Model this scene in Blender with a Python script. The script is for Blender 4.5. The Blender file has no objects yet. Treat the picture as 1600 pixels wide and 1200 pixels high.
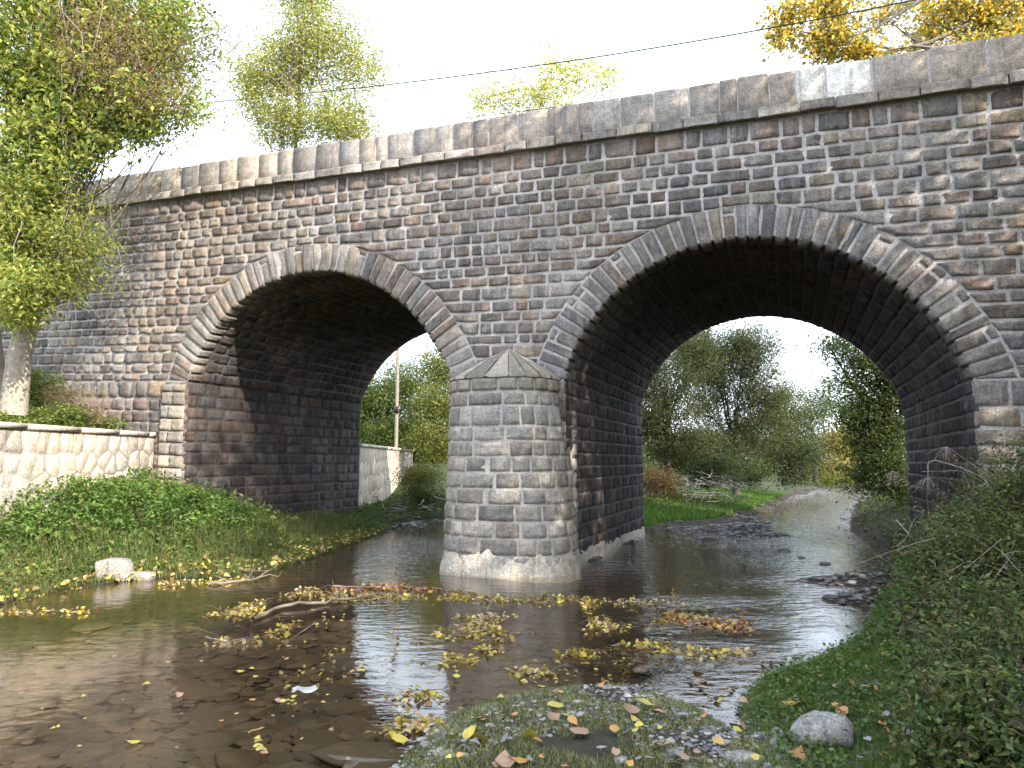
import bpy, math, random
import numpy as np
from mathutils import Vector

random.seed(7)
rng = np.random.default_rng(7)
sc = bpy.context.scene
COL = sc.collection
R = math.radians

# ------------------------------------------------------------------ camera
F, EYE = 1084.0, 1.94
PITCH = math.atan(120 / F)
cam_data = bpy.data.cameras.new('camera')
cam = bpy.data.objects.new('camera', cam_data)
COL.objects.link(cam)
cam.location = (0, 0, EYE)
cam.rotation_euler = (math.pi / 2 + PITCH, 0, 0)
cam_data.sensor_width = 36
cam_data.lens = 36 * F / 1600
cam_data.clip_start = 0.05
cam_data.clip_end = 2000
sc.camera = cam

# ------------------------------------------------------------------ light
SUN_EL, SUN_DIR = R(31), np.array([0.66, -0.75])
sun_az = math.atan2(SUN_DIR[0], SUN_DIR[1])            # clockwise from +Y
world = bpy.data.worlds.new('World')
sc.world = world
world.use_nodes = True
wn = world.node_tree.nodes
wl = world.node_tree.links
sky = wn.new('ShaderNodeTexSky')
sky.sky_type = 'NISHITA'
sky.sun_disc = False
sky.sun_elevation = SUN_EL
sky.sun_rotation = sun_az
sky.dust_density = 3.0
sky.air_density = 1.2
SKY_K, VEIL = 0.13, 0.55
veil = wn.new('ShaderNodeMix'); veil.data_type = 'RGBA'
veil.inputs[0].default_value = 0.5                        # even pale brightness added over the whole sky to whiten and strengthen it
veil.inputs[7].default_value = (15.8, 17.8, 20.4, 1)
bg = wn['Background']
bg.inputs['Strength'].default_value = SKY_K
wl.new(sky.outputs[0], veil.inputs[6])
wl.new(veil.outputs[2], bg.inputs['Color'])
sd = bpy.data.lights.new('sun', 'SUN')
sd.energy = 5.0
sd.angle = R(0.55)
sd.color = (1.0, 0.92, 0.80)
sun = bpy.data.objects.new('sun', sd)
COL.objects.link(sun)
sv = Vector((SUN_DIR[0] * math.cos(SUN_EL), SUN_DIR[1] * math.cos(SUN_EL), math.sin(SUN_EL)))
sun.rotation_euler = sv.to_track_quat('Z', 'Y').to_euler()
sun.location = (20, -20, 30)
sc.view_settings.view_transform = 'Standard'
sc.view_settings.look = 'None'
sc.view_settings.exposure = 1.0
sc.view_settings.gamma = 1
sc.render.engine = 'CYCLES'
sc.cycles.use_denoising = True
sc.cycles.max_bounces = 6
sc.cycles.diffuse_bounces = 3
sc.cycles.glossy_bounces = 3
sc.cycles.transmission_bounces = 4
sc.cycles.transparent_max_bounces = 8
sc.cycles.caustics_reflective = False
sc.cycles.caustics_refractive = False

# ------------------------------------------------------------------ bridge frame
TH = R(21.968)
DH = np.array([math.cos(TH), -math.sin(TH), 0.0])      # along the wall, to the right
NN = np.array([math.sin(TH), math.cos(TH), 0.0])       # through the bridge, away
UP = np.array([0, 0, 1.0])
P0 = np.array([0, 13.0, 0.0])
G = -0.0414                                            # the deck falls gently to the right
DEPTH = 7.0


def W(s, m, z):
    s, m, z = np.broadcast_arrays(np.asarray(s, float), np.asarray(m, float), np.asarray(z, float))
    return P0 + s[..., None] * DH + m[..., None] * NN + z[..., None] * UP


def WT(s, m, t):
    return W(s, m, np.asarray(t) + G * np.asarray(s))


def at(x, y, Y):
    """the point of the place seen in the photograph's pixel x, y at world distance Y"""
    u, v = (x - 800) / F, (600 - y) / F
    d = np.array([u, math.cos(PITCH) - v * math.sin(PITCH), math.sin(PITCH) + v * math.cos(PITCH)])
    return np.array([0, 0, EYE]) + d * (Y / d[1])


def gr(x, y, z=0.0):
    u, v = (x - 800) / F, (600 - y) / F
    d = np.array([u, math.cos(PITCH) - v * math.sin(PITCH), math.sin(PITCH) + v * math.cos(PITCH)])
    return (np.array([0, 0, EYE]) + d * ((z - EYE) / d[2]))


def proj(P):
    P = np.asarray(P, float) - np.array([0, 0, EYE])
    Y = P[..., 1] * math.cos(PITCH) + P[..., 2] * math.sin(PITCH)
    Z = -P[..., 1] * math.sin(PITCH) + P[..., 2] * math.cos(PITCH)
    Y = np.maximum(Y, .05)
    return np.stack([800 + F * P[..., 0] / Y, 600 - F * Z / Y], -1)


# ------------------------------------------------------------------ helpers
def tag(o, label=None, cat=None, group=None, kind=None):
    if label: o['label'] = label
    if cat: o['category'] = cat
    if group: o['group'] = group
    if kind: o['kind'] = kind
    return o


def empty(name, loc=(0, 0, 0), label=None, cat=None, group=None, parent=None, kind=None):
    o = bpy.data.objects.new(name, None)
    COL.objects.link(o)
    o.location = loc
    o.empty_display_size = .2
    if parent is not None: o.parent = parent
    return tag(o, label, cat, group, kind)


def wloc(o):
    v = np.array(o.location, float)
    while o.parent is not None:
        o = o.parent
        v = v + np.array(o.location, float)
    return v


def mesh(name, verts, faces, mat, col=None, smooth=False):
    """faces: list of int arrays (n,3) or (n,4), or python lists of polygons"""
    me = bpy.data.meshes.new(name)
    verts = np.asarray(verts, np.float32)
    if isinstance(faces, np.ndarray): faces = [faces]
    idx, tot = [], []
    for f in faces:
        if isinstance(f, np.ndarray):
            if len(f) == 0: continue
            idx.append(f.reshape(-1)); tot.append(np.full(len(f), f.shape[1]))
        else:
            idx.append(np.array(f)); tot.append(np.array([len(f)]))
    idx = np.concatenate(idx).astype(np.int32); tot = np.concatenate(tot).astype(np.int32)
    me.vertices.add(len(verts)); me.vertices.foreach_set('co', verts.reshape(-1))
    me.loops.add(len(idx)); me.loops.foreach_set('vertex_index', idx)
    me.polygons.add(len(tot))
    st = np.concatenate([[0], np.cumsum(tot)[:-1]]).astype(np.int32)
    me.polygons.foreach_set('loop_start', st); me.polygons.foreach_set('loop_total', tot)
    if smooth: me.polygons.foreach_set('use_smooth', np.ones(len(tot), bool))
    me.update(calc_edges=True)
    if col is not None:
        col = np.asarray(col, np.float32)
        if col.ndim == 1: col = np.tile(col, (len(verts), 1))
        if col.shape[1] == 3: col = np.c_[col, np.ones(len(col), np.float32)]
        a = me.color_attributes.new('tone', 'FLOAT_COLOR', 'POINT')
        a.data.foreach_set('color', col.astype(np.float32).reshape(-1))
    me.materials.append(mat)
    return me


def obj(name, me, parent=None, loc=None, **k):
    o = bpy.data.objects.new(name, me)
    COL.objects.link(o)
    if parent is not None: o.parent = parent
    if loc is not None: o.location = loc
    return tag(o, **k)


def add(name, verts, faces, mat, parent=None, col=None, smooth=False, origin=None, **k):
    """vertices are given in world space; stored relative to the parent (or to origin)"""
    verts = np.asarray(verts, float)
    base = wloc(parent) if parent is not None else np.zeros(3)
    loc = None
    if origin is not None:
        loc = np.asarray(origin, float) - base; base = np.asarray(origin, float)
    return obj(name, mesh(name, verts - base, faces, mat, col, smooth), parent, loc, **k)


class MB:
    def __init__(s): s.v, s.f, s.c, s.n = [], {}, [], 0

    def add(s, v, faces, col=(0, 0, 0)):
        v = np.asarray(v, float)
        if isinstance(faces, np.ndarray): faces = [faces]
        for f in faces:
            f = np.asarray(f); s.f.setdefault(f.shape[1], []).append(f + s.n)
        s.v.append(v); c = np.asarray(col, float)
        s.c.append(np.tile(c, (len(v), 1)) if c.ndim == 1 else c)
        s.n += len(v)

    def build(s, name, mat, parent=None, smooth=False, origin=None, **k):
        return add(name, np.concatenate(s.v), [np.concatenate(f) for f in s.f.values()], mat, parent,
                   np.concatenate(s.c), smooth, origin, **k)


def tube(pts, rad, n=6):
    pts = np.asarray(pts, float)
    rad = np.broadcast_to(np.asarray(rad, float), (len(pts),))
    t = np.gradient(pts, axis=0); t /= np.linalg.norm(t, axis=1)[:, None] + 1e-9
    ref = np.array([0.31, 0.17, 0.93]) if abs(t[0, 2]) < .8 else np.array([1.0, .1, .05])
    a = np.cross(t, ref); a /= np.linalg.norm(a, axis=1)[:, None] + 1e-9
    b = np.cross(t, a)
    th = np.arange(n) * 2 * np.pi / n
    ring = np.cos(th)[None, :, None] * a[:, None] + np.sin(th)[None, :, None] * b[:, None]
    v = (pts[:, None] + ring * rad[:, None, None]).reshape(-1, 3)
    i = np.arange(len(pts) - 1)[:, None] * n; j = np.arange(n)[None]; j2 = (j + 1) % n
    f = np.stack([i + j, i + j2, i + n + j2, i + n + j], -1).reshape(-1, 4)
    return v, f


def wob(a, b, k=6, amp=.06, sag=0.0):
    a, b = np.asarray(a, float), np.asarray(b, float)
    u = np.linspace(0, 1, k)[:, None]
    L = np.linalg.norm(b - a)
    p = a + (b - a) * u + rng.normal(0, amp * L, 3) * np.sin(u * np.pi) + rng.normal(0, amp * L * .5, 3) * np.sin(2 * u * np.pi) + rng.normal(0, amp * L * .12, (k, 3)) * np.sin(u * np.pi)
    p[:, 2] += sag * L * np.sin(u[:, 0] * np.pi)
    return p


def unit(v): return v / (np.linalg.norm(v, axis=-1, keepdims=True) + 1e-9)


def leaves(P, size, pal, width=.5, up=.5, down=0.0, fold=.12, jit=.25, hexa=False):
    """folded leaf blades at points P; pal: (k,3) palette"""
    N = len(P)
    size = np.broadcast_to(np.asarray(size, float), (N,)) * rng.uniform(.65, 1.3, N)
    a = rng.normal(0, 1, (N, 3)); a[:, 2] = a[:, 2] * .6 - down; a = unit(a)
    nr = rng.normal(0, 1, (N, 3)); nr[:, 2] = np.abs(nr[:, 2]) * .6 + up; nr = unit(nr)
    b = unit(np.cross(nr, a)); nr = np.cross(a, b)
    L = size[:, None]; w = L * width * .5
    pal = np.asarray(pal, float)
    c = pal[rng.integers(0, len(pal), N)] * rng.uniform(1 - jit, 1 + jit, (N, 1))
    if not hexa:
        v = np.stack([P, P + a * L * .45 + b * w + nr * L * fold, P + a * L - nr * L * fold * .6,
                      P + a * L * .45 - b * w + nr * L * fold], 1)
        k = np.arange(N)[:, None] * 4
        f = np.concatenate([k + [0, 2, 1], k + [0, 3, 2]], 0); m = 4
    else:
        v = np.stack([P, P + a * L * .25 + b * w * .9 + nr * L * fold, P + a * L * .62 + b * w * .8 + nr * L * fold,
                      P + a * L - nr * L * fold, P + a * L * .62 - b * w * .8 + nr * L * fold,
                      P + a * L * .25 - b * w * .9 + nr * L * fold], 1)
        k = np.arange(N)[:, None] * 6
        f = np.concatenate([k + [0, 3, 2, 1], k + [0, 5, 4, 3]], 0); m = 6
    return v.reshape(-1, 3), f, np.repeat(c, m, 0)


# ------------------------------------------------------------------ materials
def mat_new(name):
    m = bpy.data.materials.new(name); m.use_nodes = True
    return m, m.node_tree.nodes, m.node_tree.links, m.node_tree.nodes['Principled BSDF']


def N_(nodes, typ, **k):
    n = nodes.new(typ)
    for a, b in k.items(): setattr(n, a, b)
    return n


def noise(nodes, links, co, scale, detail=4, rough=.6, out='Fac'):
    n = nodes.new('ShaderNodeTexNoise')
    n.inputs['Scale'].default_value = scale; n.inputs['Detail'].default_value = detail
    n.inputs['Roughness'].default_value = rough
    if co is not None: links.new(co, n.inputs['Vector'])
    return n.outputs[out]


def ramp(nodes, links, fac, stops):
    r = nodes.new('ShaderNodeValToRGB'); cr = r.color_ramp
    while len(cr.elements) > 1: cr.elements.remove(cr.elements[-1])
    for i, (p, c) in enumerate(stops):
        e = cr.elements[0] if i == 0 else cr.elements.new(p)
        e.position = p
        e.color = (c, c, c, 1) if isinstance(c, (int, float)) else (*c, 1)
    links.new(fac, r.inputs[0])
    return r.outputs[0]


def mixc(nodes, links, fac, a, b, mode='MIX'):
    m = nodes.new('ShaderNodeMix'); m.data_type = 'RGBA'; m.blend_type = mode
    for s, i in ((fac, 0), (a, 6), (b, 7)):
        if isinstance(s, (int, float)): m.inputs[i].default_value = s
        elif isinstance(s, tuple): m.inputs[i].default_value = (*s, 1)
        else: links.new(s, m.inputs[i])
    return m.outputs[2]


def bump(nodes, links, bs, h, strength=.5, dist=.02):
    b = nodes.new('ShaderNodeBump'); b.inputs['Strength'].default_value = strength
    b.inputs['Distance'].default_value = dist
    links.new(h, b.inputs['Height']); links.new(b.outputs[0], bs.inputs['Normal'])


def coords(nodes, links, scale=(1, 1, 1)):
    t = nodes.new('ShaderNodeTexCoord'); m = nodes.new('ShaderNodeMapping')
    m.inputs['Scale'].default_value = scale
    links.new(t.outputs['Object'], m.inputs[0])
    return m.outputs[0]


def stone_mat(name, pal, lime=.35, moss=0.15, lumin=1.0, rough=.92, grain=1.0):
    """pal: ramp of stone colours picked by tone.r, brightness by tone.g, lime streak chance tone.b"""
    m, n, l, bs = mat_new(name)
    at_ = N_(n, 'ShaderNodeAttribute', attribute_name='tone')
    sep = n.new('ShaderNodeSeparateColor'); l.new(at_.outputs['Color'], sep.inputs[0])
    co = coords(n, l)
    base = ramp(n, l, sep.outputs[0], [(i / max(1, len(pal) - 1), c) for i, c in enumerate(pal)])
    g = n.new('ShaderNodeMapRange'); l.new(sep.outputs[1], g.inputs[0])
    g.inputs[3].default_value = .72 * lumin; g.inputs[4].default_value = 1.35 * lumin
    base = mixc(n, l, 1.0, base, g.outputs[0], 'MULTIPLY')
    n1 = noise(n, l, co, 9, 6, .7)
    n2 = noise(n, l, co, 55, 3, .7)
    base = mixc(n, l, 1.0, base, ramp(n, l, n1, [(.25, .55), (.5, 1.0), (.75, 1.5)]), 'MULTIPLY')
    base = mixc(n, l, 1.0, base, ramp(n, l, n2, [(.32, .55), (.62, 1.32)]), 'MULTIPLY')
    big = noise(n, l, co, .45, 4, .6)
    base = mixc(n, l, 1.0, base, ramp(n, l, big, [(.34, (.80, .81, .83)), (.5, (1.04, 1.0, .96)), (.66, (1.25, 1.14, 1.02))]), 'MULTIPLY')
    # lime wash and efflorescence in patches and downward streaks
    st = coords(n, l, (2.2, 2.2, .35))
    ns = noise(n, l, st, 2.4, 5, .65)
    patch = noise(n, l, co, .55, 3, .6)
    mm = N_(n, 'ShaderNodeMath', operation='MULTIPLY'); l.new(ns, mm.inputs[0]); l.new(patch, mm.inputs[1])
    lf = ramp(n, l, mm.outputs[0], [(.24, 0.0), (.38, lime)])
    run = noise(n, l, coords(n, l, (5, 5, .22)), 2.6, 3, .6)
    damp = ramp(n, l, run, [(.33, (.62, .62, .62)), (.45, (1, 1, 1))])
    base = mixc(n, l, .75, base, mixc(n, l, 1.0, base, damp, 'MULTIPLY'))
    sp = ramp(n, l, noise(n, l, co, 30, 3, .8), [(.42, 0.25), (.62, 1.0)])
    lf = mixc(n, l, 1.0, lf, sp, 'MULTIPLY')
    base = mixc(n, l, lf, base, (.50, .47, .45))
    if moss:
        mf = ramp(n, l, noise(n, l, co, 1.3, 5, .7), [(.56, 0.0), (.7, moss)])
        base = mixc(n, l, mf, base, (.10, .12, .07))
    l.new(base, bs.inputs['Base Color'])
    bs.inputs['Roughness'].default_value = rough
    bs.inputs['Specular IOR Level'].default_value = .25
    h1 = noise(n, l, co, 22, 7, .72)
    bump(n, l, bs, h1, 1.0 * grain, .05)
    return m


PAL_WALL = [(.150, .138, .130), (.180, .152, .134), (.215, .168, .140), (.190, .182, .178), (.235, .208, .176),
            (.160, .156, .160), (.200, .150, .130), (.230, .218, .206), (.26, .20, .145)]
PAL_PIER = [(.31, .29, .26), (.36, .33, .29), (.28, .27, .26), (.38, .35, .31), (.32, .275, .24)]
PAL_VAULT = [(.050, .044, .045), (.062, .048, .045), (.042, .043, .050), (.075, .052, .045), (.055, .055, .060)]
PAL_PAR = [(.29, .26, .235), (.32, .285, .255), (.26, .24, .225), (.305, .28, .26)]
M_WALL = stone_mat('wall_stone', PAL_WALL, .85, .30)
M_RING = stone_mat('ring_stone', [(.19, .185, .18), (.22, .205, .195), (.165, .155, .155), (.20, .165, .145), (.24, .23, .22), (.22, .175, .125)], .75, .05)
M_PIER = stone_mat('pier_stone', PAL_PIER, .7, .18)
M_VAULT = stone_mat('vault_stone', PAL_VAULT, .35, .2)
M_PAR = stone_mat('parapet_stone', PAL_PAR, .25, .35, grain=.5)
M_PARW = stone_mat('white_parapet_stone', [(.64, .63, .61), (.70, .68, .66)], .2, .12, grain=.6)
M_CAP = stone_mat('cap_stone', [(.24, .23, .19), (.28, .25, .21), (.22, .205, .185)], .3, .35, grain=.5)
M_RUBBLE = stone_mat('pale_rubble', [(.50, .45, .39), (.56, .51, .45), (.44, .39, .34), (.53, .48, .41)], .3, .45, grain=.8)
M_ROCK = stone_mat('boulder', [(.22, .22, .22), (.29, .285, .28), (.36, .35, .345)], .5, .3)
M_PLASTER = stone_mat('plaster', [(.56, .52, .46), (.62, .58, .51)], .6, .55, grain=1.0)


def mortar_mat(name, c, lum=1.0):
    m, n, l, bs = mat_new(name)
    co = coords(n, l)
    a = noise(n, l, co, 1.2, 5, .65); b = noise(n, l, co, 26, 4, .75)
    base = mixc(n, l, ramp(n, l, a, [(.35, 0.0), (.65, 1.0)]), tuple(x * .7 * lum for x in c), tuple(x * 1.12 * lum for x in c))
    base = mixc(n, l, 1.0, base, ramp(n, l, b, [(.3, .6), (.65, 1.2)]), 'MULTIPLY')
    l.new(base, bs.inputs['Base Color']); bs.inputs['Roughness'].default_value = .95
    bs.inputs['Specular IOR Level'].default_value = .15
    bump(n, l, bs, b, .7, .02)
    return m


M_MORTAR = mortar_mat('mortar', (.48, .44, .42))
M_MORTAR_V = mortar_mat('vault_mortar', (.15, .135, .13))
M_MORTAR_L = mortar_mat('pale_mortar', (.46, .42, .36))


def leaf_mat(name, trans=.45, spec=.3, gain=1.0):
    m, n, l, bs = mat_new(name)
    a = N_(n, 'ShaderNodeAttribute', attribute_name='tone')
    ge = n.new('ShaderNodeNewGeometry')
    co = coords(n, l)
    c = mixc(n, l, 1.0, a.outputs['Color'], ramp(n, l, noise(n, l, co, 60, 2, .5), [(.3, .75 * gain), (.7, 1.2 * gain)]), 'MULTIPLY')
    l.new(c, bs.inputs['Base Color']); bs.inputs['Roughness'].default_value = .55
    bs.inputs['Specular IOR Level'].default_value = spec
    tr = n.new('ShaderNodeBsdfTranslucent'); l.new(mixc(n, l, 1.0, c, (1.25, 1.2, .6), 'MULTIPLY'), tr.inputs[0])
    mx = n.new('ShaderNodeMixShader'); mx.inputs[0].default_value = trans
    l.new(bs.outputs[0], mx.inputs[1]); l.new(tr.outputs[0], mx.inputs[2])
    l.new(mx.outputs[0], n['Material Output'].inputs[0])
    return m


M_LEAF = leaf_mat('leaf')
M_DRYLEAF = leaf_mat('dry_leaf', .25, .25)


def col_mat(name, rough=.9, bs_=.5, sc_=40, spec=.2):
    m, n, l, bs = mat_new(name)
    a = N_(n, 'ShaderNodeAttribute', attribute_name='tone')
    co = coords(n, l)
    nn = noise(n, l, co, sc_, 4, .7)
    l.new(mixc(n, l, 1.0, a.outputs['Color'], ramp(n, l, nn, [(.3, .6), (.7, 1.3)]), 'MULTIPLY'), bs.inputs['Base Color'])
    bs.inputs['Roughness'].default_value = rough; bs.inputs['Specular IOR Level'].default_value = spec
    bump(n, l, bs, nn, bs_, .02)
    return m


M_BARK = col_mat('bark', .9, .8, 18)
M_TWIG = col_mat('twig', .85, .2, 60)
M_PEBBLE = col_mat('pebble', .75, .4, 40, .4)
M_WETSTONE = col_mat('bed_stone', .8, .5, 25, .3)


def random_stone_mat():
    m, n, l, bs = mat_new('bed_slab')
    oi = n.new('ShaderNodeObjectInfo')
    base = ramp(n, l, oi.outputs['Random'], [(0, (.060, .045, .032)), (.3, (.090, .066, .046)), (.6, (.074, .060, .046)), (.85, (.115, .088, .066)), (1, (.06, .055, .048))])
    co = coords(n, l)
    nn = noise(n, l, co, 14, 6, .7)
    l.new(mixc(n, l, 1.0, base, ramp(n, l, nn, [(.3, .6), (.7, 1.3)]), 'MULTIPLY'), bs.inputs['Base Color'])
    bs.inputs['Roughness'].default_value = .8
    bump(n, l, bs, nn, .5, .02)
    return m


M_SLAB = random_stone_mat()


def ground_mat():
    m, n, l, bs = mat_new('ground')
    a = N_(n, 'ShaderNodeAttribute', attribute_name='tone')       # r: grass share, g: river bed share
    sep = n.new('ShaderNodeSeparateColor'); l.new(a.outputs['Color'], sep.inputs[0])
    co = coords(n, l)
    n1 = noise(n, l, co, 3.5, 6, .7); n2 = noise(n, l, co, 28, 4, .7)
    soil = ramp(n, l, n1, [(.3, (.030, .026, .020)), (.55, (.055, .046, .035)), (.75, (.09, .075, .06))])
    grass = ramp(n, l, n2, [(.3, (.028, .045, .016)), (.6, (.055, .080, .028)), (.8, (.09, .10, .045))])
    vor = n.new('ShaderNodeTexVoronoi'); vor.inputs['Scale'].default_value = 7
    vor.feature = 'DISTANCE_TO_EDGE'
    wco = n.new('ShaderNodeMix'); wco.data_type = 'RGBA'; wco.inputs[0].default_value = .12
    l.new(co, wco.inputs[6]); l.new(noise(n, l, co, 4, 3, .6, 'Color'), wco.inputs[7])
    l.new(wco.outputs[2], vor.inputs['Vector'])
    crack = ramp(n, l, vor.outputs['Distance'], [(.0, .35), (.10, 1.0)])
    bed = mixc(n, l, 1.0, ramp(n, l, n1, [(.3, (.042, .030, .021)), (.7, (.09, .066, .047))]), crack, 'MULTIPLY')
    c = mixc(n, l, sep.outputs[0], soil, grass)
    c = mixc(n, l, sep.outputs[1], c, bed)
    l.new(c, bs.inputs['Base Color']); bs.inputs['Roughness'].default_value = .9
    bs.inputs['Specular IOR Level'].default_value = .2
    bump(n, l, bs, n2, .8, .03)
    return m


M_GROUND = ground_mat()


def water_mat():
    m, n, l, bs = mat_new('stream_water')
    n.remove(bs)
    a = N_(n, 'ShaderNodeAttribute', attribute_name='tone')       # r: how broken the surface runs
    sep = n.new('ShaderNodeSeparateColor'); l.new(a.outputs['Color'], sep.inputs[0])
    co = coords(n, l, (1, 1.0, 1))
    c2 = coords(n, l, (3.0, 3.6, 1))
    w1 = noise(n, l, coords(n, l, (.8, 1.35, 1)), 5.0, 3, .5); w2 = noise(n, l, c2, 4.0, 4, .55)
    h = N_(n, 'ShaderNodeMath', operation='MULTIPLY_ADD'); l.new(w1, h.inputs[0]); h.inputs[1].default_value = 3.2
    l.new(w2, h.inputs[2])
    st = n.new('ShaderNodeMapRange'); l.new(sep.outputs[0], st.inputs[0])
    st.inputs[3].default_value = .035; st.inputs[4].default_value = .45
    b = n.new('ShaderNodeBump'); b.inputs['Distance'].default_value = .05
    l.new(h.outputs[0], b.inputs['Height']); l.new(st.outputs[0], b.inputs['Strength'])
    ge = n.new('ShaderNodeNewGeometry')
    dt = N_(n, 'ShaderNodeVectorMath', operation='DOT_PRODUCT'); l.new(ge.outputs['Incoming'], dt.inputs[0]); l.new(b.outputs[0], dt.inputs[1])
    ab = N_(n, 'ShaderNodeMath', operation='ABSOLUTE'); l.new(dt.outputs['Value'], ab.inputs[0])
    iv = N_(n, 'ShaderNodeMath', operation='SUBTRACT', use_clamp=True); iv.inputs[0].default_value = 1.0; l.new(ab.outputs[0], iv.inputs[1])
    pw = N_(n, 'ShaderNodeMath', operation='POWER'); l.new(iv.outputs[0], pw.inputs[0]); pw.inputs[1].default_value = 4.6
    fr = n.new('ShaderNodeMapRange'); l.new(pw.outputs[0], fr.inputs[0]); fr.inputs[3].default_value = .025; fr.inputs[4].default_value = 1.0
    gl = n.new('ShaderNodeBsdfGlossy'); gl.inputs['Roughness'].default_value = .012
    gl.inputs['Color'].default_value = (1, 1, 1, 1); l.new(b.outputs[0], gl.inputs['Normal'])
    tr = n.new('ShaderNodeBsdfTransparent'); tr.inputs[0].default_value = (.86, .78, .64, 1)
    mx = n.new('ShaderNodeMixShader'); l.new(fr.outputs[0], mx.inputs[0])
    l.new(tr.outputs[0], mx.inputs[1]); l.new(gl.outputs[0], mx.inputs[2])
    l.new(mx.outputs[0], n['Material Output'].inputs[0])
    return m


M_WATER = water_mat()


def plain(name, c, rough=.7, spec=.3):
    m, n, l, bs = mat_new(name)
    co = coords(n, l)
    l.new(mixc(n, l, 1.0, c, ramp(n, l, noise(n, l, co, 12, 4, .7), [(.3, .7), (.7, 1.2)]), 'MULTIPLY'), bs.inputs['Base Color'])
    bs.inputs['Roughness'].default_value = rough; bs.inputs['Specular IOR Level'].default_value = spec
    return m


M_CABLE = plain('cable', (.02, .02, .025), .5)
M_CLOTH = plain('white_plastic', (.42, .41, .39), .6)

# ------------------------------------------------------------------ ground and water
SH = np.array([(-8, -6), (-7.4, 5), (-6.95, 9.7), (-6.75, 11.0), (-5.9, 11.75), (-4.85, 11.75), (-4.2, 12.6), (-3.96, 14.6),
               (-3.8, 16.6), (-3.4, 20), (-2.4, 22.6), (-.6, 23.4), (1.6, 21.6), (3.0, 19.9), (3.8, 19.3), (5.0, 21.1), (6.8, 22.7),
               (9.3, 26.8), (15.6, 38.9), (24, 53), (50, 78), (80, 82), (80, 74), (52, 66), (29.3, 57.6), (19.3, 38.9), (13.05, 26.8), (9.4, 19.6),
               (8.45, 16.6), (8.2, 15.9), (6.9, 12.9), (5.25, 9.9), (4.55, 9.1), (3.8, 7.85), (2.75, 6.85), (2.15, 6.4),
               (1.75, 5.7), (1.62, 5.2), (1.45, 5.75), (1.15, 6.3), (.56, 6.25), (0, 6.05), (-.45, 5.6), (-.67, 5.1),
               (-.78, 4.5), (-1.1, 3.4), (-1.6, 1), (-2.2, -6)])


def signed(P):
    """distance to the shoreline, negative in the water"""
    P = np.asarray(P, float); A = SH; B = np.roll(SH, -1, 0)
    d = np.full(len(P), 1e9); ins = np.zeros(len(P), bool)
    for a, b in zip(A, B):
        ab = b - a; t = np.clip(((P - a) @ ab) / (ab @ ab), 0, 1)
        q = a + t[:, None] * ab
        d = np.minimum(d, np.hypot(*(P - q).T))
        c = (a[1] > P[:, 1]) != (b[1] > P[:, 1])
        with np.errstate(divide='ignore', invalid='ignore'):
            xi = a[0] + (P[:, 1] - a[1]) / (b[1] - a[1]) * ab[0]
        ins ^= c & (P[:, 0] < xi)
    return np.where(ins, -d, d)


def sm(x): x = np.clip(x, 0, 1); return x * x * (3 - 2 * x)


def vnoise(P, f, seed=0):
    """cheap smooth noise from sines"""
    r = np.random.default_rng(seed); o = np.zeros(len(P))
    for k in range(7):
        a = r.uniform(0, 2 * np.pi); w = f * r.uniform(.6, 1.9)
        o += np.sin(P[:, 0] * math.cos(a) * w + P[:, 1] * math.sin(a) * w + r.uniform(0, 6.28)) / 7
    return o


BARS = [(4.9, 17.3, 1.7, 1.1, .25), (6.0, 19.5, 1.5, 1.6, .25), (5.3, 11.5, 1.5, .6, .24), (4.9, 10.0, .9, .45, .22), (2.3, 8.7, 1.0, .28, .22),
        (6.6, 19.0, 1.0, 1.8, .26), (7.8, 22.6, .7, 1.6, .25), (-3.2, 20.6, .9, 1.1, .22), (2.6, 9.9, .9, .35, .13), (1.8, 7.2, .8, .35, .13), (1.85, 13.6, .45, .9, .2)]


APRON = [(-.2, 12.6, 1.9, 1.7, .33), (1.5, 14.2, 1.0, 1.6, .33), (2.6, 17, 1.1, 2, .33)]


def ground_z(P):
    P = np.asarray(P, float); d = signed(P); x, y = P[:, 0], P[:, 1]
    left = x < (-1.4 + np.clip(y - 12, 0, 30) * .15)
    isl = (y > 19.2) & (x < 4 + (y - 19) * .9)                     # land behind the bridge, left of the stream
    zl = 1.12 * sm(d / 3.6) * (1 - .72 * sm((y - 15.2) / 3.2)) + .5 * sm((y - 23) / 5) * sm(d / 3) + .3 * sm((d - 3.5) / 3)
    zi = .08 + .30 * sm(d / 3.5) + 1.4 * sm((d - 5) / 9) + .0 * x
    zr = .05 * sm(d / .3) + .45 * sm((x - 1.6) / 2.6) * sm(d / 1.6) + .75 * sm((d - 1.8) / 3.5)
    zr = np.where(y > 10, .12 + .75 * sm(d / 2.2) + .8 * sm((d - 3) / 6), zr)
    zz = np.where(isl, zi, np.where(left, zl, zr))
    zz = zz * sm((d + .02) / .15) + .04 * vnoise(P, 2.6, 3) * sm(d / .6) + .012 * vnoise(P, 9, 4) * sm(d / .1) + .008
    bed = -.03 - .10 * sm(-d / .6) - .14 * sm((-d - .4) / 2) + .015 * vnoise(P, 8, 5)
    for bx, by, rx, ry, h in BARS:
        q = ((x - bx) / rx) ** 2 + ((y - by) / ry) ** 2
        bed = bed + h * np.exp(-q * 1.2) * sm(-d / .15) * (1 + .35 * vnoise(P, 5, 9))
    for bx, by, rx, ry, h in APRON:
        q = ((x - bx) / rx) ** 2 + ((y - by) / ry) ** 2
        bed = np.maximum(bed, -.3 + h * np.exp(-q * 1.2) + .02 * vnoise(P, 7, 10))
    z = np.where(d > 0, zz, bed)
    return z


def gz(x, y): return float(ground_z(np.array([[x, y]]))[0])


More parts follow.
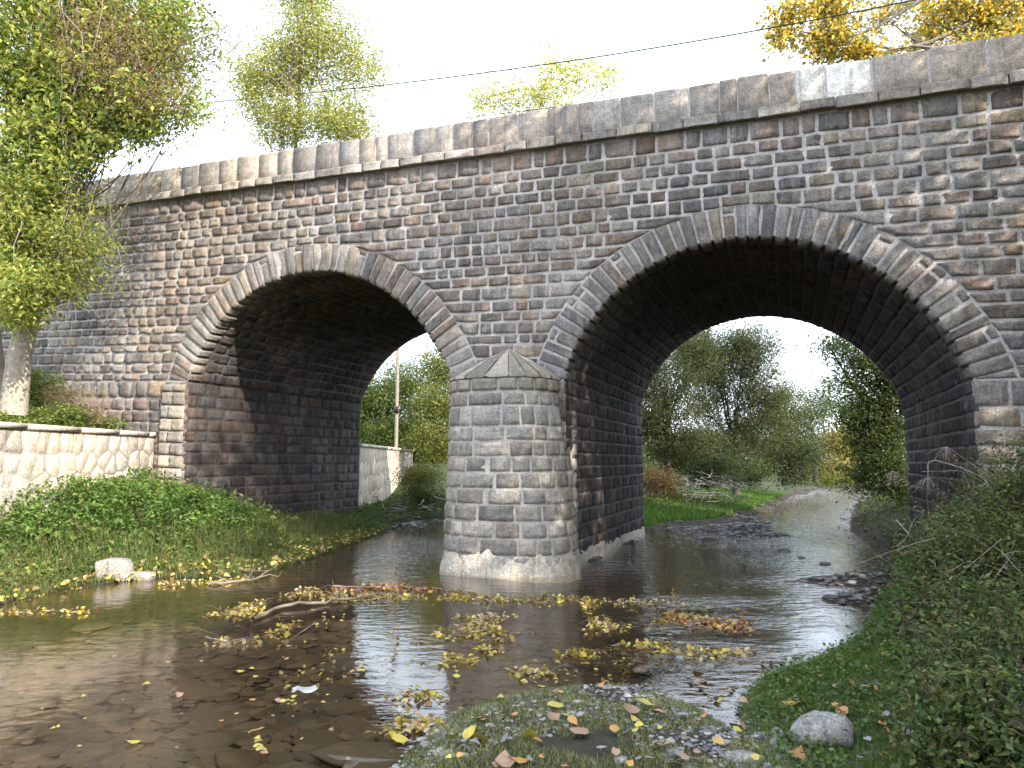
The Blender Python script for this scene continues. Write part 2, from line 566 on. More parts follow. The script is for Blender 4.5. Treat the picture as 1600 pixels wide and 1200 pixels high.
def axis(a, b, step, lo, hi, g=1.18):
    c = list(np.arange(a, b, step)); s = step
    while c[-1] < hi: s *= g; c.append(c[-1] + s)
    s = step
    while c[0] > lo: s *= g; c.insert(0, c[0] - s)
    return np.array(c)


def sheet(xs, ys, zf):
    X, Y = np.meshgrid(xs, ys); P = np.c_[X.ravel(), Y.ravel()]
    z = zf(P); nx, ny = len(xs), len(ys)
    i = np.arange(ny - 1)[:, None] * nx + np.arange(nx - 1)[None]
    f = np.stack([i, i + 1, i + nx + 1, i + nx], -1).reshape(-1, 4)
    return np.c_[P, z], f


v, f = sheet(axis(-10, 10, .125, -500, 500), axis(2.5, 24, .125, -60, 900), ground_z)
d_ = signed(v[:, :2])
gshare = sm((d_ - .25) / 1.2) * (.75 + .25 * vnoise(v[:, :2], 2, 12))
gshare *= np.where((v[:, 0] > -1.5) & (v[:, 0] < 2.2) & (v[:, 1] < 7), .25, 1)
col = np.c_[gshare, sm((-d_ + .12) / .25), 0 * d_]
ground = add('ground', v, f, M_GROUND, col=col, smooth=True, kind='structure')

v, f = sheet(axis(-10, 10, .25, -60, 110), axis(2, 30, .25, -20, 150), lambda P: np.zeros(len(P)))
rif = np.zeros(len(v))
for bx, by, rx, ry, h in BARS + [(5.5, 14.3, 1.6, 2.2, 0), (9.5, 24, 2.5, 5, 0), (-1.9, 17, 1.2, 3.2, 0)]:
    q = ((v[:, 0] - bx) / rx) ** 2 + ((v[:, 1] - by) / ry) ** 2
    rif = np.maximum(rif, np.exp(-q * .5))
rif = rif * .55
rif = np.maximum(rif, 1.0 * sm((v[:, 1] - 13.5) / 4) * sm((v[:, 0] - 3.6) / 1.5))
rif = np.maximum(rif, .22 * sm((v[:, 1] - 9) / 4))
water = add('river_water', v, f, M_WATER, col=np.c_[rif, 0 * rif, 0 * rif], kind='structure')

# ------------------------------------------------------------------ the bridge
bridge_org = W(0, 0, 0)
bridge = empty('stone_bridge', bridge_org, 'long two arched grey stone road bridge with a rounded pier standing in the stream', 'bridge')
RC, RR = (4.20, 2.57), 3.31       # right arch circle (s, t) and radius
LC, LR = (-4.70, 2.22), 3.65
TS = 3.45                         # springing
RT, LT = .56, .60                 # ring thickness
JR = (1.03, 7.39); JL = (-8.15, -1.25)
S0, S1 = -15.5, 14.5
T_CORN, T_PAR, T_TOP = 7.90, 8.07, 8.71


def arch_t(s, c, r):
    return c[1] + math.sqrt(max(0, r * r - (s - c[0]) ** 2))


# mortar body (front skin, back skin, barrels) ------------------------------
def body():
    mb = MB()
    ss = sorted(set(list(np.linspace(S0, JL[0], 12)) + list(np.linspace(JL[0], JL[1], 49)) + list(np.linspace(JL[1], JR[0], 5))
                    + list(np.linspace(JR[0], JR[1], 49)) + list(np.linspace(JR[1], S1, 12))))
    for m in (0.0, DEPTH - .03):
        for a, b in zip(ss[:-1], ss[1:]):
            mid = (a + b) / 2
            if JL[0] < mid < JL[1]: lo = (arch_t(a, LC, LR + .03), arch_t(b, LC, LR + .03))
            elif JR[0] < mid < JR[1]: lo = (arch_t(a, RC, RR + .03), arch_t(b, RC, RR + .03))
            else: lo = (-.8, -.8)
            p = WT([a, b, b, a], m, [lo[0], lo[1], T_TOP - .6, T_TOP - .6])
            mb.add(p, np.array([[0, 1, 2, 3]]))
    # top of the fill and the carriageway
    p = WT([S0, S1, S1, S0], [.3, .3, DEPTH - .3, DEPTH - .3], T_PAR - .05)
    mb.add(p, np.array([[0, 1, 2, 3]]))
    return mb


body().build('mortar_core', M_MORTAR, bridge)


def profile(J, C, Rr, k=48, grow=.002):
    """section of a barrel from the left jamb foot over the crown to the right jamb foot"""
    r = Rr + grow
    a0 = math.acos(np.clip((J[0] - C[0]) / Rr, -1, 1)); a1 = math.acos(np.clip((J[1] - C[0]) / Rr, -1, 1))
    a0 = math.pi - math.asin((TS - C[1]) / Rr); a1 = math.asin((TS - C[1]) / Rr)
    pts = [(J[0] - grow, -.8), (J[0] - grow, TS)]
    for a in np.linspace(a0, a1, k): pts.append((C[0] + r * math.cos(a), C[1] + r * math.sin(a)))
    pts += [(J[1] + grow, TS), (J[1] + grow, -.8)]
    return np.array(pts)


vault_parent = {}
mbv = MB()
for J, C, r in ((JL, LC, LR), (JR, RC, RR)):
    pr = profile(J, C, r)
    ms = np.linspace(.0, DEPTH, 3)
    v = np.concatenate([WT(pr[:, 0], m, pr[:, 1]) for m in ms]); n_ = len(pr)
    i = np.arange(len(ms) - 1)[:, None] * n_ + np.arange(n_ - 1)[None]
    mbv.add(v, np.stack([i, i + 1, i + n_ + 1, i + n_], -1).reshape(-1, 4))
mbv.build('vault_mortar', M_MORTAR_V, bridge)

STONES = {}


def put_stone(kind, P, Nf, us, vs, proud=.012, rough=.010, pillow=.010, tone=None, inset=.0, mat=None):
    """P(u,v) -> points, Nf(u,v) -> outward normals"""
    us = np.asarray(us, float); vs = np.asarray(vs, float)
    U, V = np.meshgrid(us, vs); u, v = U.ravel(), V.ravel()
    nu, nv = len(us), len(vs)
    p = P(u, v); nr = Nf(u, v)
    ed = (u == us[0]) | (u == us[-1]) | (v == vs[0]) | (v == vs[-1])
    iu = (np.abs(u - us[0]) > .25 * (us[-1] - us[0])) & (np.abs(us[-1] - u) > .25 * (us[-1] - us[0]))
    off = np.where(ed, -.035, proud + rng.normal(0, rough, len(u)) + np.where(iu, pillow, 0))
    q = p + nr * off[:, None]
    q[~ed] += rng.normal(0, .004, (int((~ed).sum()), 3))
    i = np.arange(nv - 1)[:, None] * nu + np.arange(nu - 1)[None]
    f = np.stack([i, i + 1, i + nu + 1, i + nu], -1).reshape(-1, 4)
    pp = proj(q); inb = (pp[:, 0] > 0) & (pp[:, 0] < 1600) & (pp[:, 1] > 0) & (pp[:, 1] < 1200)
    w = np.ptp(pp[:, 0]) * np.ptp(pp[:, 1]) * (inb.mean() > .3)
    t = rng.random(3) if tone is None else np.asarray(tone, float)
    STONES.setdefault(kind, []).append((w, q, f, t, mat))


def flush(kind, parent, mat, limit=300, massname=None):
    L = sorted(STONES[kind], key=lambda a: -a[0])
    for w, q, f, t, m in L[:limit]:
        add(kind, q, f, m or mat, parent, col=t)
    if len(L) > limit:
        mb = MB()
        for w, q, f, t, m in L[limit:]: mb.add(q, f, t)
        mb.build(massname, mat, parent, kind='stuff')


def lines(L, b=.022, joint=0.0):
    """parameter lines across a stone of length L (0..1) with a bevel"""
    e = min(.3, b / max(L, .05)); k = 1 if L < .16 else 2
    return np.r_[0, e, np.linspace(.5 - .18 * (k - 1), .5 + .18 * (k - 1), k), 1 - e, 1]


def bil(c00, c10, c11, c01, fn):
    def P(u, v):
        a = np.outer((1 - u) * (1 - v), c00) + np.outer(u * (1 - v), c10) + np.outer(u * v, c11) + np.outer((1 - u) * v, c01)
        return fn(a[:, 0], a[:, 1])
    return P


FRONTN = lambda u, v: np.tile(-NN, (len(u), 1))
gap = .026
# --- coursed wall face
wall_part = bridge
rows = []
t = -.4
while t < T_CORN - .02:
    h = float(rng.choice([.19, .21, .23, .25, .27])) if t > 3.4 else float(rng.choice([.24, .27, .29, .31]))
    if T_CORN - (t + h) < .13: h = T_CORN - t
    if t < TS - .01 and t + h > TS - .14: h = TS - t
    rows.append((t, t + h)); t += h
def ringcut(t, C, r, side):
    d = r * r - (t - C[1]) ** 2
    return None if d <= 0 else C[0] + side * math.sqrt(d)


for t0, t1 in rows:
    spans = [[(S0, S0), (S1, S1)]]
    for C, r, th, J in ((LC, LR, LT, JL), (RC, RR, RT, JR)):
        ro = r + th - .005
        if t0 < TS - .05:
            if t1 <= TS + .05: cl = (J[0], J[0]); crr = (J[1], J[1])
            else: cl = (J[0] - th * .9,) * 2; crr = (J[1] + th * .9,) * 2
        else:
            a0, a1 = ringcut(t0, C, ro, -1), ringcut(t1, C, ro, -1)
            b0, b1 = ringcut(t0, C, ro, 1), ringcut(t1, C, ro, 1)
            if a0 is None or a1 is None: continue
            cl = (a0, a1); crr = (b0, b1)
        new = []
        for (L, Rr_) in spans:
            if L[0] < cl[0] < Rr_[0]: new += [[L, cl], [crr, Rr_]]
            else: new.append([L, Rr_])
        spans = new
    for (L, Rr_) in spans:
        lo, hi = min(L), max(Rr_)
        s = list(L); end = list(Rr_)
        h = t1 - t0
        while True:
            wdt = float(rng.uniform(1.15, 2.6)) * .20 * (1.15 if t0 < 3.4 else 1.0)
            if rng.random() < .07: wdt *= 1.6
            nx = max(s) + wdt
            last = nx > min(end) - .16
            e0, e1 = (end[0], end[1]) if last else (nx, nx)
            c = [(s[0] + gap / 2, t0 + gap / 2), (e0 - gap / 2, t0 + gap / 2), (e1 - gap / 2, t1 - gap / 2), (s[1] + gap / 2, t1 - gap / 2)]
            for (CC, rr_) in ((LC, LR + LT - .005), (RC, RR + RT - .005)):
                if t0 < CC[1] + rr_ < t1:
                    for q_i in (0, 1):
                        dx = c[q_i][0] - CC[0]
                        if abs(dx) < rr_: c[q_i] = (c[q_i][0], max(c[q_i][1], CC[1] + math.sqrt(rr_ ** 2 - dx * dx) + gap / 2))
            if min(c[3][1] - c[0][1], c[2][1] - c[1][1]) < .03:
                s = [nx, nx]
                if last: break
                continue
            c = [np.array(q) + rng.normal(0, .006, 2) for q in c]
            for J_ in (JL, JR):
                if t1 <= TS + .01 and abs(s[0] - J_[1]) < 1e-6:
                    for q_i in (0, 3): c[q_i][0] = J_[1] - .018
                if t1 <= TS + .01 and abs(e0 - J_[0]) < 1e-6:
                    for q_i in (1, 2): c[q_i][0] = J_[0] + .018
            if min(e0 - s[0], e1 - s[1]) > .03:
                face_gone = (-.92 < s[0] and e0 < .74 and t1 < 3.2)
                right_rough = .3 + .9 * float(sm((s[0] - 6) / 3) + sm((-7 - s[0]) / 3))
                if not face_gone and not (t1 < .2 and s[0] > 1):
                    tone = rng.random(3)
                    put_stone('wall_stone', bil(*c, lambda a, b: WT(a, 0 * a, b)), FRONTN,
                              lines(e0 - s[0]), lines(h), proud=rng.uniform(.008, .026) + .008 * right_rough, rough=.006 * (1 + right_rough), pillow=.014, tone=tone)
            if last: break
            s = [nx, nx]
flush('wall_stone', bridge, M_WALL, 300, 'wall_stones')

# --- rings of voussoirs
ring = {}
for C, r, th, nv in ((LC, LR, LT, 42), (RC, RR, RT, 43)):
    a0 = math.pi - math.asin((TS - C[1]) / r); a1 = math.asin((TS - C[1]) / r)
    cuts = np.linspace(a0, a1, nv + 1); cuts[1:-1] += rng.normal(0, .005, nv - 1)
    for ca, cb in zip(cuts[:-1], cuts[1:]):
        g2 = .010 / r
        A, B = ca - g2 * 1.2, cb + g2 * 1.2
        out = r + th + rng.uniform(-.015, .022)
        def Pv(u, v, A=A, B=B, out=out, C=C, r=r):
            ang = A + (B - A) * v
            rr = np.where(u < 1, out + (r - out) * u, r)
            m = np.where(u > 1, (u - 1) * .36, 0)
            return WT(C[0] + rr * np.cos(ang), m, C[1] + rr * np.sin(ang))
        def Nv(u, v, A=A, B=B):
            ang = A + (B - A) * v
            inn = -(np.cos(ang)[:, None] * DH + np.sin(ang)[:, None] * UP)
            fr = np.tile(-NN, (len(u), 1))
            w1 = np.where(u < 1, 0, 1.)[:, None]; e = (u == 1)[:, None]
            return np.where(e, fr * .8 + inn * .5, fr * (1 - w1) + inn * w1)
        tn = rng.random(3)
        if rng.random() < .2:                                   # split block: short outer piece
            k = .27
            P1 = lambda u, v, Pv=Pv: Pv(u * (k - .02), v)
            put_stone('voussoir', P1, FRONTN, lines(th * k), lines(.18), proud=.012, rough=.008, tone=rng.random(3))
            P2 = lambda u, v, Pv=Pv: Pv(k + .02 + u * (1 - k - .02), v) if False else Pv(np.where(u < 1, k + .02 + u * (1 - k - .02), u), v)
            put_stone('voussoir', P2, Nv, [0, .05, .5, .93, 1, 1.12, 1.9, 2], lines(.22), proud=rng.uniform(.01, .04), rough=.008, tone=tn)
        else:
            put_stone('voussoir', Pv, Nv, [0, .04, .5, .95, 1, 1.12, 1.9, 2], lines(.22), proud=rng.uniform(.008, .045), rough=.009, tone=tn)
for C, r, th, J in ((LC, LR, LT, JL), (RC, RR, RT, JR)):
    a1 = math.asin((TS - C[1]) / r)
    for sg, Jx in ((-1, J[0]), (1, J[1])):
        xo = C[0] + sg * math.sqrt((r + th - .01) ** 2 - (TS - C[1]) ** 2)
        xr, tr = C[0] + sg * (r + th - .02) * math.cos(a1), C[1] + (r + th - .02) * math.sin(a1)
        c = [(Jx + sg * .01, TS + .012), (xo, TS + .012), (xr, tr - .015), (Jx + sg * .02, TS + .02)]
        if sg < 0: c = [c[1], c[0], c[3], c[2]]
        put_stone('voussoir', bil(*[np.array(q) for q in c], lambda a, b: WT(a, 0 * a, b)), FRONTN, [0, .05, .5, .95, 1], [0, .15, .5, .85, 1], proud=.015, rough=.004)
flush('voussoir', bridge, M_RING, 300, 'voussoirs')

# --- barrel stones
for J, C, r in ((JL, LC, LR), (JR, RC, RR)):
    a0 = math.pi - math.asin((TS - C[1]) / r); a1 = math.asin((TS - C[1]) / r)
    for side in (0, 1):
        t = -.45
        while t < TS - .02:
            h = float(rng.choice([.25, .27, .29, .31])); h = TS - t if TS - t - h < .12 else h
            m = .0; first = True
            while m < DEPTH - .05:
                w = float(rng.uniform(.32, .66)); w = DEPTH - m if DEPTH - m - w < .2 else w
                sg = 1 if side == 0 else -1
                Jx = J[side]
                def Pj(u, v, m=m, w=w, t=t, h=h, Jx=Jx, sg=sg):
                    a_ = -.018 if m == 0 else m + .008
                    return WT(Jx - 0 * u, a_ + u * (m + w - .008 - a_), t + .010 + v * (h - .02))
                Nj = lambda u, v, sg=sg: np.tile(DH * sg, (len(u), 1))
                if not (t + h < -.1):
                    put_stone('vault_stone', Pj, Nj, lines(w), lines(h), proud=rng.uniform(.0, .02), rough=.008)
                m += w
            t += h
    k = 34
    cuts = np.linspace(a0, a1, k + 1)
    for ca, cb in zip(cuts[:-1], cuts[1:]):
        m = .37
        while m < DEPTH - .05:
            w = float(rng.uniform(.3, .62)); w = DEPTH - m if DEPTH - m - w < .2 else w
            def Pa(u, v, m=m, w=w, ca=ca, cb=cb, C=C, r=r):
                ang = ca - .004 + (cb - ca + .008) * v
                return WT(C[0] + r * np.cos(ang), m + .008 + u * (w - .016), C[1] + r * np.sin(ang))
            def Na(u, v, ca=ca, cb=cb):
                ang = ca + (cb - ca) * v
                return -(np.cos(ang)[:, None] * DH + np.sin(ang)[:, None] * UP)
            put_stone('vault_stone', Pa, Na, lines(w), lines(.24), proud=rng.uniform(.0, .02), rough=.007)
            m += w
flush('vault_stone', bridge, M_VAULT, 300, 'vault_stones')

# --- string course and parapet
BN = lambda u, v: np.where((v > 1)[:, None], UP, np.where((v == 1)[:, None], UP * .6 - NN * .6, -NN))
s = S0
while s < S1:
    w = float(rng.uniform(.42, .72))
    pr_ = .15 + rng.uniform(-.015, .015)
    t0, t1 = T_CORN + rng.uniform(-.012, .006), T_PAR + rng.uniform(-.008, .01)
    def Pc(u, v, s=s, w=w, pr_=pr_, t0=t0, t1=t1):
        tt = np.where(v < 0, t0, np.where(v <= 1, t0 + (t1 - t0) * v, t1))
        mm = np.where(v < 0, .0, np.where(v <= 1, -pr_, -pr_ + (v - 1) * (pr_ + .05)))
        return WT(s + .006 + u * (w - .012), mm, tt)
    def Nc(u, v):
        a = np.where((v < 0)[:, None], -UP, np.where((v > 1)[:, None], UP, -NN))
        return a
    put_stone('string_course_stone', Pc, Nc, lines(w), [-.5, 0, .12, .5, .9, 1, 2], proud=.004, rough=.007, pillow=.004)
    s += w
flush('string_course_stone', bridge, M_PAR, 300, 'string_course')

edges = [S0]
WHITE = (5.15, 5.62, 6.30)
while edges[-1] < S1:
    s = edges[-1]
    w = float(rng.choice([.30, .36, .42, .52, .62])) if -6 < s < 5 else float(rng.choice([.42, .55, .65]))
    if s > 6.2: w = float(rng.uniform(.68, .95))
    nx = s + w
    if s < WHITE[0] and nx > WHITE[0] - .2: nx = WHITE[0]
    elif s == WHITE[0]: nx = WHITE[1]
    elif s == WHITE[1]: nx = WHITE[2]
    edges.append(nx)
for s, e in zip(edges[:-1], edges[1:]):
    top = T_TOP + rng.uniform(-.012, .012)
    thick = .34
    def Pp(u, v, s=s, e=e, top=top):
        tt = np.where(v <= 1, T_PAR + (top - T_PAR) * v, np.where(v <= 2, top, top - (v - 2) * (top - T_PAR)))
        mm = np.where(v <= 1, 0., np.where(v <= 2, (v - 1) * thick, thick))
        return WT(s + .006 + u * (e - s - .012), mm - .015, tt)
    def Np(u, v):
        a = np.where((v < 1)[:, None], -NN, np.where((v < 2)[:, None], UP, NN))
        a = np.where((v == 1)[:, None], UP * .55 - NN * .55, a)
        return np.where((v == 2)[:, None], UP * .55 + NN * .55, a)
    wh = s in WHITE[:2]
    put_stone('parapet_block', Pp, Np, [0, .04, .5, .96, 1], [0, .04, .5, .95, 1, 1.1, 1.9, 2, 2.05, 3], proud=rng.uniform(.0, .012),
              rough=.003, pillow=.003, tone=None, mat=M_PARW if wh else None)
flush('parapet_block', bridge, M_PAR, 300, 'parapet_blocks')
for o in [o for o in bpy.data.objects if o.name.startswith('parapet_block') and o.data.materials[0] == M_PARW]:
    o['label'] = 'white painted parapet block'
v = WT([S0, S1] * 4, np.repeat([.004, .30], 4), [T_PAR - .02] * 2 + [T_TOP - .03] * 2 + [T_PAR - .02] * 2 + [T_TOP - .03] * 2)
add('parapet_mortar', v, np.array([[0, 1, 3, 2], [4, 6, 7, 5], [2, 3, 7, 6]]), M_MORTAR, bridge, col=(.5, .5, .5))
# far parapet
s = S0
mb = MB()
while s < S1:
    w = float(rng.uniform(.5, .9))
    a = WT([s + .005, s + w - .005] * 4, np.repeat([DEPTH - .34, DEPTH], 4), [T_PAR - .2] * 2 + [T_TOP] * 2 + [T_PAR - .2] * 2 + [T_TOP] * 2)
    mb.add(a, np.array([[0, 1, 3, 2], [4, 6, 7, 5], [2, 3, 7, 6], [0, 2, 6, 4], [1, 5, 7, 3]]), rng.random(3)); s += w
mb.build('far_parapet', M_PAR, bridge, kind='stuff')

# --- rounded cutwater of the pier
CW_C = -.09


def cw(phi, z, m0=0.0):
    z = np.asarray(z, float)
    k = np.clip((3.4 - z) / 3.4, -.1, 1.2)
    a = .99 + .13 * k; b = .93 + .09 * k
    c, s_ = np.cos(phi), np.sin(phi)
    a = np.where(c < 0, .99 + .34 * k, a)                      # the stream side leans out more
    e = .78                                                    # squarer than an ellipse
    return W(CW_C - a * np.sign(c) * np.abs(c) ** e, -b * np.abs(s_) ** e - .02, z)


def cwn(phi, z):
    c, s_ = np.cos(phi), np.sin(phi)
    return unit(-c[:, None] * DH - s_[:, None] * NN)


mb = MB()
ph = np.linspace(0, np.pi, 33); zs = np.linspace(-.5, 3.42, 8)
v = np.concatenate([cw(ph, z) + cwn(ph, z) * .003 for z in zs]); n_ = 33
i = np.arange(7)[:, None] * n_ + np.arange(n_ - 1)[None]
mb.add(v, np.stack([i, i + 1, i + n_ + 1, i + n_], -1).reshape(-1, 4))
cutwater = mb.build('cutwater_core', mortar_mat('pier_mortar', (.46, .43, .39)), bridge, smooth=True)
zrow = [.06, .33, .62, .90, 1.19, 1.46, 1.74, 2.01, 2.28, 2.54, 2.90, 3.14]
for z0, z1 in zip(zrow[:-1], zrow[1:]):
    a = -.03
    off = rng.uniform(0, .15)
    while a < math.pi - .01:
        w = float(rng.uniform(.25, .52))
        if a <= 0: w *= .6
        if math.pi - a - w < .14: w = math.pi - a + .03
        def Pw(u, v, a=a, w=w, z0=z0, z1=z1):
            return cw(np.clip(a + .007 + (w - .014) * u, 0.0, math.pi), z0 + .008 + (z1 - z0 - .016) * v)
        def Nw(u, v, a=a, w=w): return cwn(np.clip(a + w * u, 0, math.pi), 0)
        put_stone('pier_stone', Pw, Nw, lines(w * 1.1, .02), lines(z1 - z0, .02), proud=rng.uniform(.007, .020), rough=.005, pillow=.010)
        a += w
# thin course of long pale stones under the cap
a = 0.0
while a < math.pi - .01:
    w = float(rng.uniform(.30, .36)); w = math.pi - a if math.pi - a - w < .15 else w
    Pw = lambda u, v, a=a, w=w: cw(a + .012 + (w - .024) * u, 3.165 + .235 * v)
    Nw = lambda u, v, a=a, w=w: cwn(a + w * u, 0)
    put_stone('pier_stone', Pw, Nw, lines(.35, .02), lines(.2, .02), proud=.045, rough=.005, tone=(.3, rng.uniform(.3, .6), 0), mat=M_CAP)
    a += w
# the flank that turns from the cutwater into the barrel
FLN = unit(DH * .85 + NN * .35)
fl = lambda u, z: cw(np.full(len(np.atleast_1d(z)), math.pi), z) * (1 - u)[:, None] + W(JR[0], .75, z) * u[:, None]
for z0, z1 in zip(zrow[:-1], zrow[1:]):
    for u0, u1 in ((0, .48), (.48, 1)):
        Pw = lambda u, v, z0=z0, z1=z1, u0=u0, u1=u1: fl(u0 + .01 + (u1 - u0 - .02) * u, z0 + .008 + (z1 - z0 - .016) * v) 
        put_stone('pier_stone', Pw, lambda u, v: np.tile(FLN, (len(u), 1)), lines(.4, .02), lines(z1 - z0, .02), proud=rng.uniform(.008, .018), rough=.005)
zc = np.linspace(-.4, 3.3, 12)
v = np.concatenate([fl(np.zeros(12), zc), fl(np.ones(12), zc)])
add('flank_mortar', v, np.array([[i, i + 1, i + 13, i + 12] for i in range(11)]), M_MORTAR, cutwater, col=(.5, .5, .5))
zc = np.array([-.3, 0, .1, .22, .30, .36]); oc = np.array([.07, .05, .045, .035, .02, -.02]); v = []
for z_, o_ in zip(zc, oc):
    uu = np.linspace(-.04, 1.0, 8); v.append(fl(uu, np.full(8, z_)) + FLN * o_ + UP * (rng.normal(0, .015, 8) * (z_ > .2))[:, None])
v = np.concatenate(v); i = np.arange(5)[:, None] * 8 + np.arange(7)[None]
add('plaster_skirt', v, np.stack([i, i + 1, i + 9, i + 8], -1).reshape(-1, 4), M_PLASTER, cutwater, col=(.4, .5, .4), smooth=True)
flush('pier_stone', cutwater, M_PIER, 300, 'pier_stones')
# cap: ten fan shaped slabs
K = 10
pa = np.linspace(0, math.pi, K + 1)
apex = W(CW_C + .03, -.03, 4.0)
for a, b in zip(pa[:-1], pa[1:]):
    e0 = cw(np.array([a + .008]), 3.40)[0]; e1 = cw(np.array([b - .008]), 3.40)[0]
    no = cwn(np.array([(a + b) / 2]), 0)[0]
    e0 = e0 + no * .06; e1 = e1 + no * .06
    if a == 0: e0 = e0 + NN * .0
    m0 = e0 * .5 + apex * .5 + UP * .035; m1 = e1 * .5 + apex * .5 + UP * .035
    jit = rng.uniform(-.004, .012)
    up = UP * (.05 + jit)
    ap0 = apex + (e0 - apex) * .03; ap1 = apex + (e1 - apex) * .03
    v = np.array([e0, e1, e1 + up, e0 + up, m1 + up * .9, m0 + up * .9, ap1 + up, ap0 + up])
    f = np.array([[0, 1, 2, 3], [3, 2, 4, 5], [5, 4, 6, 7]])
    add('cap_slab', v, f, M_CAP, cutwater, col=rng.random(3))
cc = np.concatenate([cw(ph, 3.425) + cwn(ph, 0) * .045, [apex + UP * .02]])
add('cap_mortar', cc, np.array([[k, k + 1, 33] for k in range(32)]), M_MORTAR, cutwater, col=(.5, .5, .5))
# underside of the cap
v = np.concatenate([cw(ph, 3.398) + cwn(ph, 0) * .06, [W(CW_C, 0, 3.398)]])
add('cap_underside', v, np.array([[k, 33, k + 1] for k in range(32)]), M_CAP, cutwater, col=(.3, .3, .3))
# whitewashed plaster skirt at the waterline
us_ = np.linspace(0, math.pi, 60)
zsk = [-.3, -.02, .06, .18, .28, .36, .40]
v = []
for j, z in enumerate(zsk):
    top = np.zeros(60) if j < 4 else .05 * np.sin(us_ * 9) + rng.normal(0, .02, 60)
    o = np.interp(z, [-.3, .06, .28, .40], [.085, .05, .022, -.02]) + rng.normal(0, .008, 60)
    v.append(cw(us_, z) + cwn(us_, 0) * o[:, None] + UP * top[:, None])
v = np.concatenate(v); i = np.arange(6)[:, None] * 60 + np.arange(59)[None]
add('plaster_skirt', v, np.stack([i, i + 1, i + 61, i + 60], -1).reshape(-1, 4), M_PLASTER, cutwater, col=(.5, .5, .5), smooth=True)
# plaster continues a little along the pier inside the right arch
ms = np.linspace(-.03, 6.9, 30)
v = []
for z, o in ((-.3, .07), (0, .05), (.14, .035), (.24, .02), (.28, -.02)):
    zz = z + (rng.normal(0, .02, 30) - ms * .012 if z > .2 else 0)
    v.append(W(JR[0] + o, ms, zz))
v = np.concatenate(v); i = np.arange(4)[:, None] * 30 + np.arange(29)[None]
add('plaster_skirt', v, np.stack([i, i + 1, i + 31, i + 30], -1).reshape(-1, 4), M_PLASTER, bridge, col=(.3, .3, .5), smooth=True)
for sa, sb in ((-1.30, -.9), (.75, 1.09)):
    g = np.linspace(sa, sb, 8); v = []
    for z, o in ((-.3, .06), (0, .05), (.16, .03), (.27, .015), (.31, -.02)):
        v.append(W(g, -o, z + (rng.normal(0, .015, 8) if z > .2 else 0)))
    v = np.concatenate(v); i = np.arange(4)[:, None] * 8 + np.arange(7)[None]
    add('plaster_skirt', v, np.stack([i, i + 1, i + 9, i + 8], -1).reshape(-1, 4), M_PLASTER, bridge, col=(.4, .4, .5), smooth=True)
# pilaster at the left abutment: slightly proud quoins below the springing
t = .0
while t < 3.36:
    h = float(rng.choice([.27, .29, .31])); h = 3.38 - t if 3.38 - t - h < .15 else h
    s = -8.85
    for w in ((.36, .34) if rng.random() < .5 else (.24, .46)):
        def Pq(u, v, s=s, w=w, t=t, h=h):
            uu = np.clip(u, 0, 1); mm = np.where(u < 0, .0, -.075)
            return WT(s + .008 + (w - .016) * uu, mm, t + .01 + (h - .02) * v)
        Nq = lambda u, v: np.where((u < 0)[:, None], -DH, -NN)
        put_stone('quoin', Pq, Nq, [-1, 0, .08, .5, .92, 1], lines(h), proud=.008, rough=.008)
        s += w
    t += h
flush('quoin', bridge, M_PIER, 300, 'quoins')

